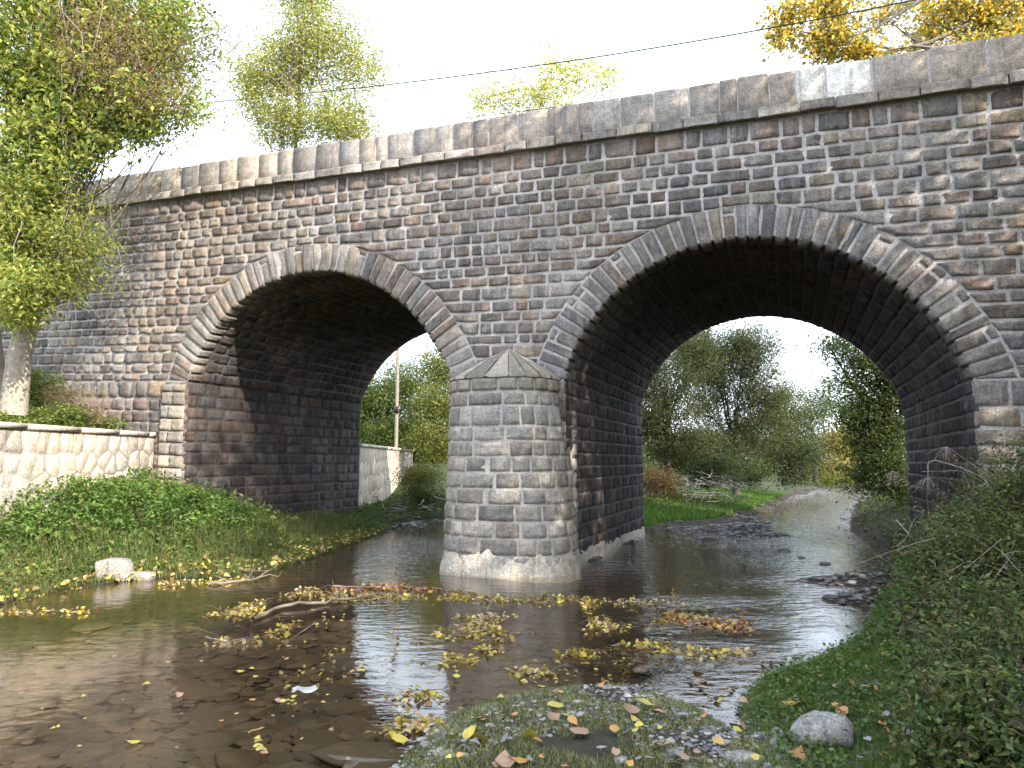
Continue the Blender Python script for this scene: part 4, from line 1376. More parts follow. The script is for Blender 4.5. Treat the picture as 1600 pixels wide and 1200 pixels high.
# foreground grass on the spit and on the right bank
def fgcond(P, d): return (d > .03) & (vnoise(P, 3.5, 51) + .75 * vnoise(P, 9, 52) > -.32 - .7 * sm((P[:, 0] - 1.7) / .5))


P, d = scatter(200000, -1.2, 5.5, 3.6, 9.5, fgcond)
pp = proj(P); P = P[(pp[:, 1] < 1260) & (pp[:, 0] < 1680) & (pp[:, 0] > 540)]
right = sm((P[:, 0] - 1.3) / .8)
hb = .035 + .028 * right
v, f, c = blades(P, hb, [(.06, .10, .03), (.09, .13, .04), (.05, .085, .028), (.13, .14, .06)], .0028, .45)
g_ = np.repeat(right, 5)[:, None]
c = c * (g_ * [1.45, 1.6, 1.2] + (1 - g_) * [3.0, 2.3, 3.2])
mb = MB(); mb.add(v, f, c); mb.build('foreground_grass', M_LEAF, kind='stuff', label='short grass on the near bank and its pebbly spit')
# clover-like leaves in the right bank grass
P, d = scatter(60000, 1.7, 7.5, 3.6, 12, lambda P, d: (d > .1) & (vnoise(P, 2.2, 81) + .5 * vnoise(P, 6, 82) > -.25 - .5 * sm((P[:, 1] - 6) / 2)))
P[:, 2] += rng.uniform(.02, .12, len(P)) * (1 + 1.2 * sm((P[:, 1] - 6.5) / 3))
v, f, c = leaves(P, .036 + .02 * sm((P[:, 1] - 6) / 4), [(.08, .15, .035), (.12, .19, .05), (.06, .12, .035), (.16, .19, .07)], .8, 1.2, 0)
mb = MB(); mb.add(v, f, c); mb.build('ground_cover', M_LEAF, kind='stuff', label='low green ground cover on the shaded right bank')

# grass of the island behind the bridge
P, d = scatter(90000, 2.5, 16, 19.5, 38, lambda P, d: (d > .25) & (P[:, 0] < 4 + (P[:, 1] - 19) * .9) & (d < 4.2))
v, f, c = blades(P, .16, [(.07, .15, .03), (.10, .20, .04), (.14, .24, .05), (.06, .12, .03)], .014)
mb = MB(); mb.add(v, f, c); mb.build('island_grass', M_LEAF, kind='stuff', label='bright green grass strip behind the right arch')
P, d = scatter(16000, -5.2, 1.4, 18.5, 30, lambda P, d: (d > .1))
P[:, 2] += rng.uniform(0, .3, len(P)) * sm(vnoise(P[:, :2], 1.5, 61) + .6)
v, f, c = leaves(P, .10, [(.05, .09, .03), (.08, .13, .04), (.11, .15, .05)], .5, .8, 0)
mb = MB(); mb.add(v, f, c); mb.build('rear_ground_cover', M_LEAF, kind='stuff', label='green ground cover on the rear left bank')
# right bank inside and behind the right arch
P, d = scatter(20000, 6.0, 16, 10.6, 30, lambda P, d: (d > .05) & (d < 3.2))
P[:, 2] += rng.uniform(0, .35, len(P)) * sm(d / .8)
v, f, c = leaves(P, .085, DARK * 1.3, .5, .8, 0.1)
mb = MB(); mb.add(v, f, c); mb.build('right_bank_cover', M_LEAF, kind='stuff', label='dark weeds along the right bank under the arch')

# the bramble thicket at the right edge
bx = (3.9, 6.7)
blobs = []
for (x, y, Y, rx, ry, n) in ((1540, 900, 6.8, 110, 90, 120), (1520, 1000, 5.4, 80, 70, 100), (1570, 1070, 4.6, 80, 80, 100), (1485, 950, 7.0, 60, 50, 60), (1590, 790, 7.4, 60, 80, 60), (1520, 850, 7.6, 70, 40, 50), (1570, 1170, 3.8, 70, 70, 90), (1530, 1110, 4.2, 50, 60, 60)):
    blobs.append(blob(x, y, Y, rx, ry, n, .45))
tree('bramble_bush', (3.9, 6.3, .4), (3.9, 6.3, 1), .05, blobs, .040, np.concatenate([DARK * 2.0, DARK * 1.5, [(.15, .20, .06), (.18, .15, .06)]]),
     'dark bramble thicket filling the lower right corner', per=105, cr=.15, dens=1.1, shrub=True, cat='bush', twig=.003, width=.6, down=.2, bark=(.25, .21, .19))
P, d = scatter(3600, 2.4, 6.4, 3.0, 9, lambda P, d: (d > .5) & (P[:, 0] > 2.15 + P[:, 1] * .22) & (vnoise(P, 3, 96) > -.2))
P[:, 2] += rng.uniform(.03, .45, len(P)) * sm((P[:, 0] - 1.9 - P[:, 1] * .22) / .8)
v, f, c = leaves(P, rng.uniform(.035, .075, len(P)), [(.08, .12, .04), (.11, .15, .05), (.05, .08, .03), (.16, .13, .06)], .5, .9, .1)
mb = MB(); mb.add(v, f, c); mb.build('bank_herbs', M_LEAF, kind='stuff', label='broad leaved herbs at the foot of the bramble thicket')
mb = MB()
for (c_, r_, n_) in blobs:
    for _ in range(int(n_ * .9)):
        q_ = c_ + unit(rng.normal(0, 1, 3)) * r_ * rng.uniform(.7, 1.15)
        P_ = q_ + rng.normal(0, .09, (26, 3))
        v, f, c = leaves(P_, .075, [(.12, .17, .06), (.05, .08, .03), (.17, .20, .08), (.20, .15, .09), (.09, .07, .05), (.03, .05, .02)], .22, .4, .1); mb.add(v, f, c)
        if rng.random() < .35:
            v, f = tube(wob(q_, q_ + rng.normal(0, .3, 3) + UP * .08, 7, .1), np.linspace(.003, .001, 7), 3); mb.add(v, f, (.20, .16, .13))
mb.build('thicket_grass', M_LEAF, kind='stuff', label='thin grasses and dead stems growing through the bramble thicket')
umb = empty('dry_umbel_plant', (4.4, 7.4, .6), 'dry hogweed with drooping brown seed heads leaning before the right jamb', 'plant')
mb = MB(); sd_ = MB()
def stalk(L, r=.006, col=(.42, .36, .32)):
    L = np.array(L); t_ = np.linspace(0, 1, len(L)); tt = np.linspace(0, 1, len(L) * 4)
    S = np.stack([np.interp(tt, t_, L[:, i]) for i in range(3)], 1)
    v, f = tube(S, np.linspace(r, r * .45, len(S)), 5); mb.add(v, f, col)
Yp = 7.6
stalk([px(1600, 800, Yp), px(1555, 755, Yp), px(1500, 730, Yp), px(1462, 719, Yp), px(1450, 722, Yp), px(1450, 745, Yp)])
stalk([px(1500, 728, Yp), px(1520, 745, Yp), px(1525, 780, Yp)], .004)
stalk([px(1590, 790, Yp), px(1540, 740, Yp), px(1490, 705, Yp), px(1480, 700, Yp)], .003)
stalk([px(1570, 770, Yp), px(1500, 735, Yp), px(1440, 737, Yp)], .003)
stalk([px(1600, 900, Yp), px(1585, 800, Yp), px(1570, 700, Yp), px(1563, 600, Yp)], .004)
stalk([px(1400, 812, 8.4), px(1430, 845, 8.2), px(1465, 880, 8.0), px(1480, 900, 7.9)], .008, (.34, .30, .28))
stalk([px(1460, 820, Yp), px(1500, 800, Yp), px(1520, 797, Yp)], .004)
stalk([px(1560, 850, Yp), px(1530, 790, Yp), px(1505, 740, Yp)], .003)
for (hx, hy) in ((1450, 750), (1527, 785), (1480, 702), (1395, 740)):
    c0 = px(hx, hy - 4, Yp)
    for _ in range(26):
        e = c0 + np.array([rng.normal(0, .07), rng.normal(0, .05), -abs(rng.normal(.10, .03))])
        v, f = tube(np.array([c0, (c0 + e) / 2 + UP * .02, e]), [.002, .0015, .001], 3); mb.add(v, f, (.36, .28, .25))
        P_ = e + rng.normal(0, .012, (5, 3)); v, f, c = leaves(P_, .014, [(.20, .13, .11), (.26, .19, .16)], .5, .3, 1); sd_.add(v, f, c)
mb.build('stalk', M_TWIG, umb); sd_.build('seed_heads', M_DRYLEAF, umb, kind='stuff')
# pale bare twigs in the thicket
mb = MB()
for _ in range(60):
    a = px(rng.uniform(1400, 1600), rng.uniform(830, 1080), rng.uniform(5.3, 6.6)); e = a + np.array([rng.normal(0, .35), rng.normal(-.1, .15), rng.normal(.05, .2)])
    v, f = tube(wob(a, e, 7, .05), np.linspace(.0028, .001, 7), 4); mb.add(v, f, (.28, .23, .21))
mb.build('bare_twigs', M_TWIG, kind='stuff', label='bare pale twigs sticking out of the bramble thicket')
# hanging growth on the right of the wall
mb = MB()
Q = W(rng.uniform(7.9, 10.5, 900), -rng.uniform(.03, .3, 900), rng.uniform(1.2, 3.2, 900))
Q = Q[vnoise(Q[:, [0, 2]], 3, 71) > -.05]
v, f, c = leaves(Q, .06, [(.16, .18, .07), (.22, .17, .10), (.10, .13, .05)], .4, .5, .4); mb.add(v, f, c)
mb.build('wall_weeds', M_LEAF, kind='stuff', label='thin weeds climbing the wall beside the right arch')

# ------------------------------------------------------------------ stones
ICO = None


def rock_mesh(name, seed, k=10, rings=(0, .55, .9, 1.0, .86, .45), hs=(-.5, -.42, -.1, .22, .42, .5), mat=None, irregular=.16):
    r = np.random.default_rng(seed); th = np.arange(k) * 2 * np.pi / k
    ax = 1 + irregular * (np.sin(th * 2 + r.uniform(0, 6)) + .7 * np.sin(th * 3 + r.uniform(0, 6)))
    v = []
    for rr, h in zip(rings[1:], hs[1:]):
        j = 1 + r.normal(0, irregular * .45, k)
        v.append(np.c_[np.cos(th) * rr * ax * j, np.sin(th) * rr * ax * j, h + r.normal(0, .05, k)])
    v = np.concatenate(v); n = len(v); m = len(rings) - 1
    v = np.concatenate([v, [[0, 0, hs[0]], [0, 0, hs[-1] + .06]]])
    f = []
    i = np.arange(m - 1)[:, None] * k; j = np.arange(k)[None]; j2 = (j + 1) % k
    q = np.stack([i + j, i + j2, i + k + j2, i + k + j], -1).reshape(-1, 4)
    t = np.array([[n, b, a] for a, b in zip(range(k), np.roll(np.arange(k), -1))] + [[n + 1, (m - 1) * k + a, (m - 1) * k + (a + 1) % k] for a in range(k)])
    return v, q, t


SL = [rock_mesh('s', s, 8, (0, .8, 1.0, .88), (-.5, -.45, .15, .5), irregular=.12) for s in range(12)]
slab_me = [mesh('bed_slab', v * .5, [q, t], M_SLAB) for v, q, t in SL]
bed = empty('river_bed', (0, 0, 0)); bed['kind'] = 'structure'
cand = []
for ix in range(42):
    for iy in range(46):
        x = -5.4 + ix * .135 + (iy % 2) * .07 + rng.normal(0, .03); y = 4.3 + iy * .118 + rng.normal(0, .03)
        s_ = rng.uniform(.10, .25)
        if rng.random() < .05: s_ *= 1.9
        cand.append((x, y, s_))
cand += [(-.95, 4.95, .62), (-1.35, 4.75, .5), (-.9, 4.72, .35), (-1.9, 5.15, .42), (-1.5, 5.5, .3), (-2.3, 5.6, .38), (-1.75, 6.0, .33)]
C_ = np.array(cand); dd = signed(C_[:, :2]); pp = proj(np.c_[C_[:, :2], 0 * dd])
ok = (dd < -.12) & (pp[:, 0] > -40) & (pp[:, 0] < 1000) & (pp[:, 1] < 1230)
C_ = C_[ok]; zz = ground_z(C_[:, :2]); pz = C_[:, 2] * F / np.maximum(C_[:, 1], 1)
order = np.argsort(-pz)
rest = MB()
for n_i, i in enumerate(order):
    x, y, s_ = C_[i]; z = zz[i] + .012
    if n_i < 290:
        o = obj('bed_slab', slab_me[int(rng.integers(12))], bed, (x, y, z))
        o.scale = (s_ * 1.15, s_ * rng.uniform(.7, 1), s_ * .28); o.rotation_euler = (rng.normal(0, .06), rng.normal(0, .06), rng.uniform(-.5, .5) + (3.14 if rng.random() < .5 else 0))
    else:
        v, q, t = SL[int(rng.integers(12))]
        a = rng.uniform(0, 6.28); R2 = np.array([[math.cos(a), -math.sin(a), 0], [math.sin(a), math.cos(a), 0], [0, 0, 1]])
        rest.add((v * .5 * [s_ * 1.15, s_ * .85, s_ * .28]) @ R2.T + [x, y, z], [q, t], np.array([.085, .064, .046]) * rng.uniform(.6, 1.5))
rest.build('small_bed_stones', M_WETSTONE, bed, kind='stuff')

# pebbles and gravel
PB = [rock_mesh('p', 50 + s, 6, (0, .85, 1.0, .7), (-.5, -.3, .1, .5), irregular=.14) for s in range(8)]


def pebbles(P, size, pal, flat=.55):
    N = len(P); size = np.broadcast_to(size, (N,)) * np.exp(rng.normal(0, .35, N)); out = MB()
    for k in range(8):
        id_ = np.where(rng.integers(0, 8, N) * 0 + (np.arange(N) % 8) == k)[0]
        if len(id_) == 0: continue
        v, q, t = PB[k]; a = rng.uniform(0, 6.28, len(id_)); ca, sa = np.cos(a), np.sin(a)
        vv = v[None] * .5 * size[id_][:, None, None] * [1.15, .85, flat]
        X = vv[..., 0] * ca[:, None] - vv[..., 1] * sa[:, None]; Y = vv[..., 0] * sa[:, None] + vv[..., 1] * ca[:, None]
        V = np.stack([X, Y, vv[..., 2]], -1) + P[id_][:, None]
        off = (np.arange(len(id_)) * len(v))[:, None, None]
        pal_ = np.asarray(pal); c = pal_[rng.integers(0, len(pal_), len(id_))] * rng.uniform(.6, 1.4, (len(id_), 1))
        out.add(V.reshape(-1, 3), [(q[None] + off).reshape(-1, 4), (t[None] + off).reshape(-1, 3)], np.repeat(c, len(v), 0))
    return out


GP = [(.10, .10, .105), (.16, .155, .15), (.075, .075, .085), (.22, .21, .20), (.12, .10, .09)]
P, d = scatter(9000, -1.2, 2.6, 3.4, 7.0, lambda P, d: (d > -.12) & (d < .9) & (vnoise(P, 4, 95) + .5 * sm(P[:, 0]) > -.1))
P[:, 2] += .004
pebbles(P, .032, [(.17, .17, .17), (.24, .235, .23), (.12, .12, .125), (.30, .29, .28), (.18, .14, .12)]).build('spit_pebbles', M_PEBBLE, kind='stuff', label='grey pebbles around the near spit')
# riffle stones breaking the surface
Q = []
for bx_, by_, rx, ry, h in BARS:
    n_ = int(420 * rx * ry); q = np.c_[rng.normal(bx_, rx * .62, n_), rng.normal(by_, ry * .62, n_)]; Q.append(q)
Q.append(np.c_[rng.uniform(4, 14, 2600), rng.uniform(14, 34, 2600)][:900])
Q = np.concatenate(Q); dq = signed(Q); Q = Q[dq < .25]
Q = np.c_[Q, np.maximum(ground_z(Q), -.05) + .005]
pebbles(Q, .085, GP, .5).build('riffle_stones', M_PEBBLE, kind='stuff', label='dark wet stones breaking the shallow water right of the pier')
P, d = scatter(5000, -5, 30, 17, 52, lambda P, d: (np.abs(d) < .34))
P[:, 2] = np.maximum(P[:, 2], -.02) + .02
pebbles(P, .12, [(.06, .06, .062), (.10, .098, .095), (.045, .045, .05), (.14, .135, .13)], .55).build('shoreline_stones', M_PEBBLE, kind='stuff', label='grey stones lining the shore behind the bridge')
P, d = scatter(1300, -8, 9, 6, 17, lambda P, d: (np.abs(d) < .18) & ((P[:, 0] < -3) | (P[:, 1] > 8.5)))
P[:, 2] = np.maximum(P[:, 2], -.02) + .01
pebbles(P, .07, GP, .55).build('shore_pebbles', M_PEBBLE, kind='stuff', label='small stones along the near shorelines')


def boulder(P, size, mat, label, seed, tone=(.5, .5, .6), rot=0., sub=True, cat='rock', group=None, name='rock'):
    v, q, t = rock_mesh('r', seed, 12, (0, .6, .95, 1.0, .9, .62, .3), (-.5, -.45, -.2, .1, .34, .46, .5), irregular=.13)
    v = v * .5 * np.array(size)
    # knock facets
    r = np.random.default_rng(seed)
    for _ in range(9):
        nn = unit(r.normal(0, 1, 3)); nn[2] = abs(nn[2]); pl_ = r.uniform(.27, .36) * np.linalg.norm(nn * size) 
        e = v @ nn - pl_; v = v - np.outer(np.maximum(e, 0), nn)
    ca, sa = math.cos(rot), math.sin(rot)
    v = v @ np.array([[ca, sa, 0], [-sa, ca, 0], [0, 0, 1]]) + P
    return add(name, v, [q, t], mat, col=tone, origin=P, label=label, cat=cat, group=group)


def onground(x, y, z=.1):
    p = gr(x, y, z); p[2] = gz(p[0], p[1]); return p


p = gr(1285, 1158, .1); p[2] = gz(p[0], p[1]) + .11
boulder(p, (.54, .36, .36), M_ROCK, 'large pale grey boulder in the grass at the lower right', 11, (.8, .75, .9), rot=-.35)
p = gr(1213, 1142, .1); p[2] = gz(p[0], p[1]) + .03
boulder(p, (.14, .12, .11), M_ROCK, 'small grey stone touching the left side of the large boulder', 5, (.5, .5, .5))
p = gr(1160, 1178, .1); p[2] = gz(p[0], p[1]) + .015
boulder(p, (.28, .20, .08), M_ROCK, 'flat light grey stone left of the large boulder', 6, (.8, .7, .6))
p = gr(970, 1192, .05); p[2] = gz(p[0], p[1]) + .01
boulder(p, (.12, .10, .06), M_ROCK, 'smooth bluish stone in the spit grass at the bottom edge', 9, (.9, .8, .2))
p = gr(1052, 1180, .05); p[2] = gz(p[0], p[1]) + .01
boulder(p, (.15, .10, .05), M_ROCK, 'flat grey stone by the shallow puddle at the bottom edge', 12, (.6, .7, .4))
M_BLOCK = stone_mat('white_block', [(.30, .29, .27), (.36, .345, .32)], .4, .6, grain=1.0)


def squared(P, size, label, seed, rot, mat, lean=0.):
    r = np.random.default_rng(seed); g = np.linspace(-1, 1, 6); v = []; f = []
    A, B = np.meshgrid(g, g)
    for ax in range(3):
        for sg in (-1, 1):
            q_ = np.zeros((36, 3)); o_ = [a for a in range(3) if a != ax]
            q_[:, o_[0]] = A.ravel(); q_[:, o_[1]] = B.ravel(); q_[:, ax] = sg
            k = np.arange(5)[:, None] * 6 + np.arange(5)[None]
            ff = np.stack([k, k + 1, k + 7, k + 6], -1).reshape(-1, 4) + len(v) * 36
            f.append(ff if (sg > 0) == (ax != 1) else ff[:, ::-1]); v.append(q_)
    v = np.concatenate(v)
    n4 = (np.abs(v) ** 7).sum(1, keepdims=True) ** (1 / 7); v = v / n4
    v = v + .05 * np.sin(v[:, [1, 2, 0]] * 3.1 + seed) + .02 * np.sin(v[:, [2, 0, 1]] * 9 + seed)
    v[:, 0] += .25 * v[:, 2] * lean
    v = v * .5 * np.array(size); ca, sa = math.cos(rot), math.sin(rot)
    v = v @ np.array([[ca, sa, 0], [-sa, ca, 0], [0, 0, 1]]) + P
    return add('stone_block', v, np.concatenate(f), mat, col=(.5, .6, .4), origin=P, smooth=True, label=label, cat='stone block')


p = gr(174, 908, .0)
squared([p[0], p[1] + .1, .15], (.50, .34, .38), 'white squared block standing at the left waterline', 14, .12, M_BLOCK, -.6)
p = gr(217, 907, .0)
squared([p[0], p[1] + .08, .05], (.38, .24, .15), 'flat white stone lying beside the squared white block', 17, .05, M_BLOCK)
for k_, (x, y, s_, lab) in enumerate(((1290, 882, .26, 'dark wet rock in the middle of the riffle'), (1252, 872, .16, 'small brown rock beside the wet riffle rock'),
                                      (1402, 862, .34, 'dark rock at the foot of the right bank'), (1225, 862, .3, 'low dark rock at the edge of the calm pool'),
                                      (1348, 832, .5, 'mossy dark rock jutting from the right bank'), (548, 845, .42, 'flat grey slab on the rear left shore'))):
    p = gr(x, y, 0.); p[2] = .02
    boulder(p, (s_ * 1.2, s_ * .8, s_ * .5), M_ROCK, lab, 20 + k_, (.2, 0.0, .3))

# pile of pale sticks and rubbish behind the right arch
mb = MB()
for _ in range(110):
    a = px(rng.uniform(1065, 1150), rng.uniform(745, 782), rng.uniform(24, 27)); e = a + rng.normal(0, .4, 3) * [1, .6, .35]
    v, f = tube(wob(a, e, 4, .06), np.linspace(.011, .005, 4), 4); mb.add(v, f, np.array([.26, .24, .24]) * rng.uniform(.5, 1.2))
mb.build('stick_pile', M_TWIG, kind='stuff', label='pile of pale sticks above the green strip behind the right arch')
mb = MB()
for _ in range(50):
    a = px(rng.uniform(575, 690), rng.uniform(775, 822), rng.uniform(21, 23.5)); e = a + rng.normal(0, .5, 3) * [1, .4, .2]
    v, f = tube(wob(a, e, 4, .06), np.linspace(.02, .008, 4), 4); mb.add(v, f, np.array([.34, .31, .28]) * rng.uniform(.4, 1.1))
mb.build('driftwood_litter', M_TWIG, kind='stuff', label='grey driftwood on the rear left shore under the left arch')

# ------------------------------------------------------------------ branches, rafts of leaves, single leaves
def branch(pts, r, label, side=6, col=(.22, .175, .14), name='fallen_branch'):
    pts = np.array(pts); mb = MB()
    t_ = np.linspace(0, 1, len(pts)); tt = np.linspace(0, 1, len(pts) * 4)
    S = np.stack([np.interp(tt, t_, pts[:, i]) for i in range(3)], 1); S[1:-1] += rng.normal(0, r * .35, (len(S) - 2, 3))
    v, f = tube(S, np.linspace(r, r * .35, len(S)), 7); mb.add(v, f, col)
    for _ in range(side):
        a = S[int(rng.integers(len(S) // 3, len(S)))]; e = a + np.array([rng.normal(.1, .25), rng.normal(0, .15), abs(rng.normal(.06, .08))])
        v, f = tube(wob(a, e, 4, .1), np.linspace(r * .4, r * .12, 4), 4); mb.add(v, f, col)
    return mb.build(name, M_TWIG, origin=pts[0], label=label, cat='branch', smooth=True)


branch([gr(395, 968, .03), gr(440, 948, .04), gr(500, 940, .05), gr(560, 933, .04), gr(600, 925, .03)], .028, 'long pale branch lying in the water from the leaf clump to the rust leaf line')
branch([gr(325, 913, .02), gr(360, 910, .04), gr(400, 905, .04), gr(432, 885, .12)], .03, 'thick pale stub with upright twigs near the left shore', 9)
branch([gr(520, 916, .03), gr(560, 918, .03), gr(620, 917, .02), gr(690, 920, .02)], .018, 'thin straight stick along the top of the rust leaf line', 4)
branch([gr(322, 995, .02), gr(345, 1003, .05), gr(400, 998, .03)], .012, 'short forked twig caught in leaves in the left shallows', 6)
branch([gr(490, 975, .04), gr(450, 1002, .0), gr(400, 1030, -.02)], .006, 'thin straight twig slanting out of the shallows', 1)


def raft(x, y, rx, ry, n, pal, label, size=.060, up=2.2, lift=.022, group='rafts of floating leaves'):
    if n <= 26:
        for k in range(max(3, n // 3)):
            a, r = rng.uniform(0, 6.28), math.sqrt(rng.random())
            drop(x + rx * r * math.cos(a), y + ry * r * math.sin(a), 'yellow' if pal is not TAN and rng.random() < .75 else 'tan', rng.uniform(.05, .08), 'one leaf of the ' + label.replace('leaves', 'group of leaves', 1) if False else 'one of the ' + label, label, .12)
        return
    n = int(n * 1.6)
    c = gr(x, y, .02); a = rng.uniform(0, 6.28, n); r = np.sqrt(rng.random(n))
    k = c[1] / F
    # pixel extents give the raft's real length and depth on the water
    dy = abs(gr(x, y - ry)[1] - gr(x, y + ry)[1]) / 2
    r = r * (1 + .4 * np.sin(a * 3 + x))
    Q = np.c_[c[0] + rx * k * r * np.cos(a), c[1] + dy * r * np.sin(a), .006 + rng.random(n) * lift * (1.2 - r)]
    v, f, cc = leaves(Q, size, pal, .75, up, 0, fold=.06, hexa=True)
    mb = MB(); mb.add(v, f, cc)
    for _ in range(max(2, n // 22)):
        a_ = Q[int(rng.integers(len(Q)))] + [0, 0, .01]; e_ = a_ + np.array([rng.normal(0, .16), rng.normal(0, .10), rng.uniform(-.01, .05)])
        v, f = tube(wob(a_, e_, 4, .08), np.linspace(.005, .002, 4), 3); mb.add(v, f, (.26, .20, .15))
    return mb.build('leaf_raft', M_DRYLEAF, origin=c, label=label, kind='stuff')


YY = [(.50, .38, .06), (.42, .32, .06), (.55, .45, .11), (.34, .27, .09), (.30, .20, .09), (.22, .15, .08)]
TAN = [(.45, .34, .20), (.38, .26, .15), (.55, .44, .27), (.50, .40, .12)]
RUST = [(.34, .13, .07), (.26, .10, .06), (.42, .22, .12), (.48, .34, .10)]
Q = np.array([gr(rng.uniform(430, 1200), 925 + 175 * rng.random() ** 1.3, 0) for _ in range(1500)])[:, :2]
k_ = (signed(Q) < -.05) & (vnoise(Q, 3.0, 91) + .6 * vnoise(Q, 8, 92) > .18)
Q = np.c_[Q[k_], np.full(k_.sum(), .008)]
v, f, c = leaves(Q, .05, [(.34, .26, .08), (.26, .17, .08), (.44, .34, .08), (.18, .12, .07)], .75, 4, 0, fold=.04, hexa=True)
mb = MB(); mb.add(v, f, c); mb.build('floating_leaf_litter', M_DRYLEAF, kind='stuff', label='dull leaves strewn on the water between the rafts')
# scrap of white paper in the left shallows
p = gr(475, 1080, .03)
V_ = []; n_ = 7
X_, Y_ = np.meshgrid(np.linspace(-.11, .11, n_), np.linspace(-.05, .05, 5))
V_ = np.c_[X_.ravel() + rng.normal(0, .012, X_.size), Y_.ravel() + rng.normal(0, .012, X_.size), rng.uniform(0, .035, X_.size)] + p
i = np.arange(4)[:, None] * n_ + np.arange(n_ - 1)[None]
add('paper_scrap', V_, np.stack([i, i + 1, i + n_ + 1, i + n_], -1).reshape(-1, 4), M_CLOTH, col=(.7, .7, .7), origin=p, label='crumpled white paper scrap in the left shallows', cat='litter')


def big_leaf_mesh(seed, mat):
    r = np.random.default_rng(seed)
    # ovate poplar leaf: outline with midrib, gently curled
    o = [(0, 0), (.18, .28), (.30, .62) if seed % 2 else (.26, .5), (.20, .86), (0, 1.12)]
    o = [(0, 0), (.22, .04), (.44, .22), (.47, .48), (.30, .78), (0, 1.1)]
    L = [(-x, y) for x, y in o[1:-1]][::-1]
    mid = [(0, .25), (0, .5), (0, .8)]
    pts = o + L + mid; cu, cv = r.uniform(.3, .8) * (1 if seed % 2 else -.6), r.uniform(-.45, .45)
    v = np.array([[x * (1 - .1 * abs(x)), y - .5, cu * x * x + cv * (y - .5) ** 2 + r.normal(0, .035)] for x, y in pts])
    v[:, :2] *= r.uniform(.75, 1.1, 2); v[:, :2] += r.normal(0, .03, (len(v), 2))
    # indices: 0 base,1-4 right,5 tip,6-9 left (from near tip to base), 10-12 midrib
    f = [[0, 1, 2, 10], [10, 2, 3, 11], [11, 3, 4, 12], [0, 10, 8, 9], [10, 11, 7, 8], [11, 12, 6, 7]]
    t = [[12, 4, 5], [12, 5, 6]]
    st, sf = tube(np.array([[0, -.5, 0], [.03, -.7, .03], [.02, -.9, .05]]), .012, 3)
    n = len(v)
    v = np.concatenate([v, st]); me = mesh('fallen_leaf', v, [np.array(f), np.array(t), sf + n], mat)
    return me


def solid_leaf(name, c1, c2):
    m, n, l, bs = mat_new(name)
    oi = n.new('ShaderNodeObjectInfo'); co = coords(n, l)
    base = ramp(n, l, oi.outputs['Random'], [(0, c1), (1, c2)])
    nn = noise(n, l, co, 4, 4, .7)
    l.new(mixc(n, l, ramp(n, l, nn, [(.5, 0.), (.75, .6)]), base, tuple(x * .5 for x in c1)), bs.inputs['Base Color'])
    bs.inputs['Roughness'].default_value = .6
    return m


LM = {'yellow': solid_leaf('yellow_leaf', (.52, .40, .06), (.40, .33, .09)), 'tan': solid_leaf('tan_leaf', (.34, .21, .13), (.26, .17, .11)),
      'grey': solid_leaf('grey_leaf', (.19, .17, .175), (.28, .26, .26)), 'orange': solid_leaf('orange_leaf', (.46, .25, .06), (.42, .20, .10))}
LME = {k: [big_leaf_mesh(s, m) for s in range(9)] for k, m in LM.items()}


def drop(x, y, kind, size=None, label=None, group=None, flat=.25):
    p = gr(x, y, .03); zz_ = gz(p[0], p[1]); p = gr(x, y, max(zz_, 0) + .03)
    p[2] = max(gz(p[0], p[1]), 0) + (.022 if signed(p[None, :2])[0] < 0 else .05 + .03 * float(sm((p[0] - 1.3) / .8)))
    o = obj('fallen_leaf', LME[kind][int(rng.integers(9))], None, p)
    s_ = size or rng.uniform(.06, .10)
    o.scale = (s_, s_, s_); o.rotation_euler = (rng.normal(0, flat), rng.normal(0, flat), rng.uniform(0, 6.28))
    tag(o, label, 'leaf', group)


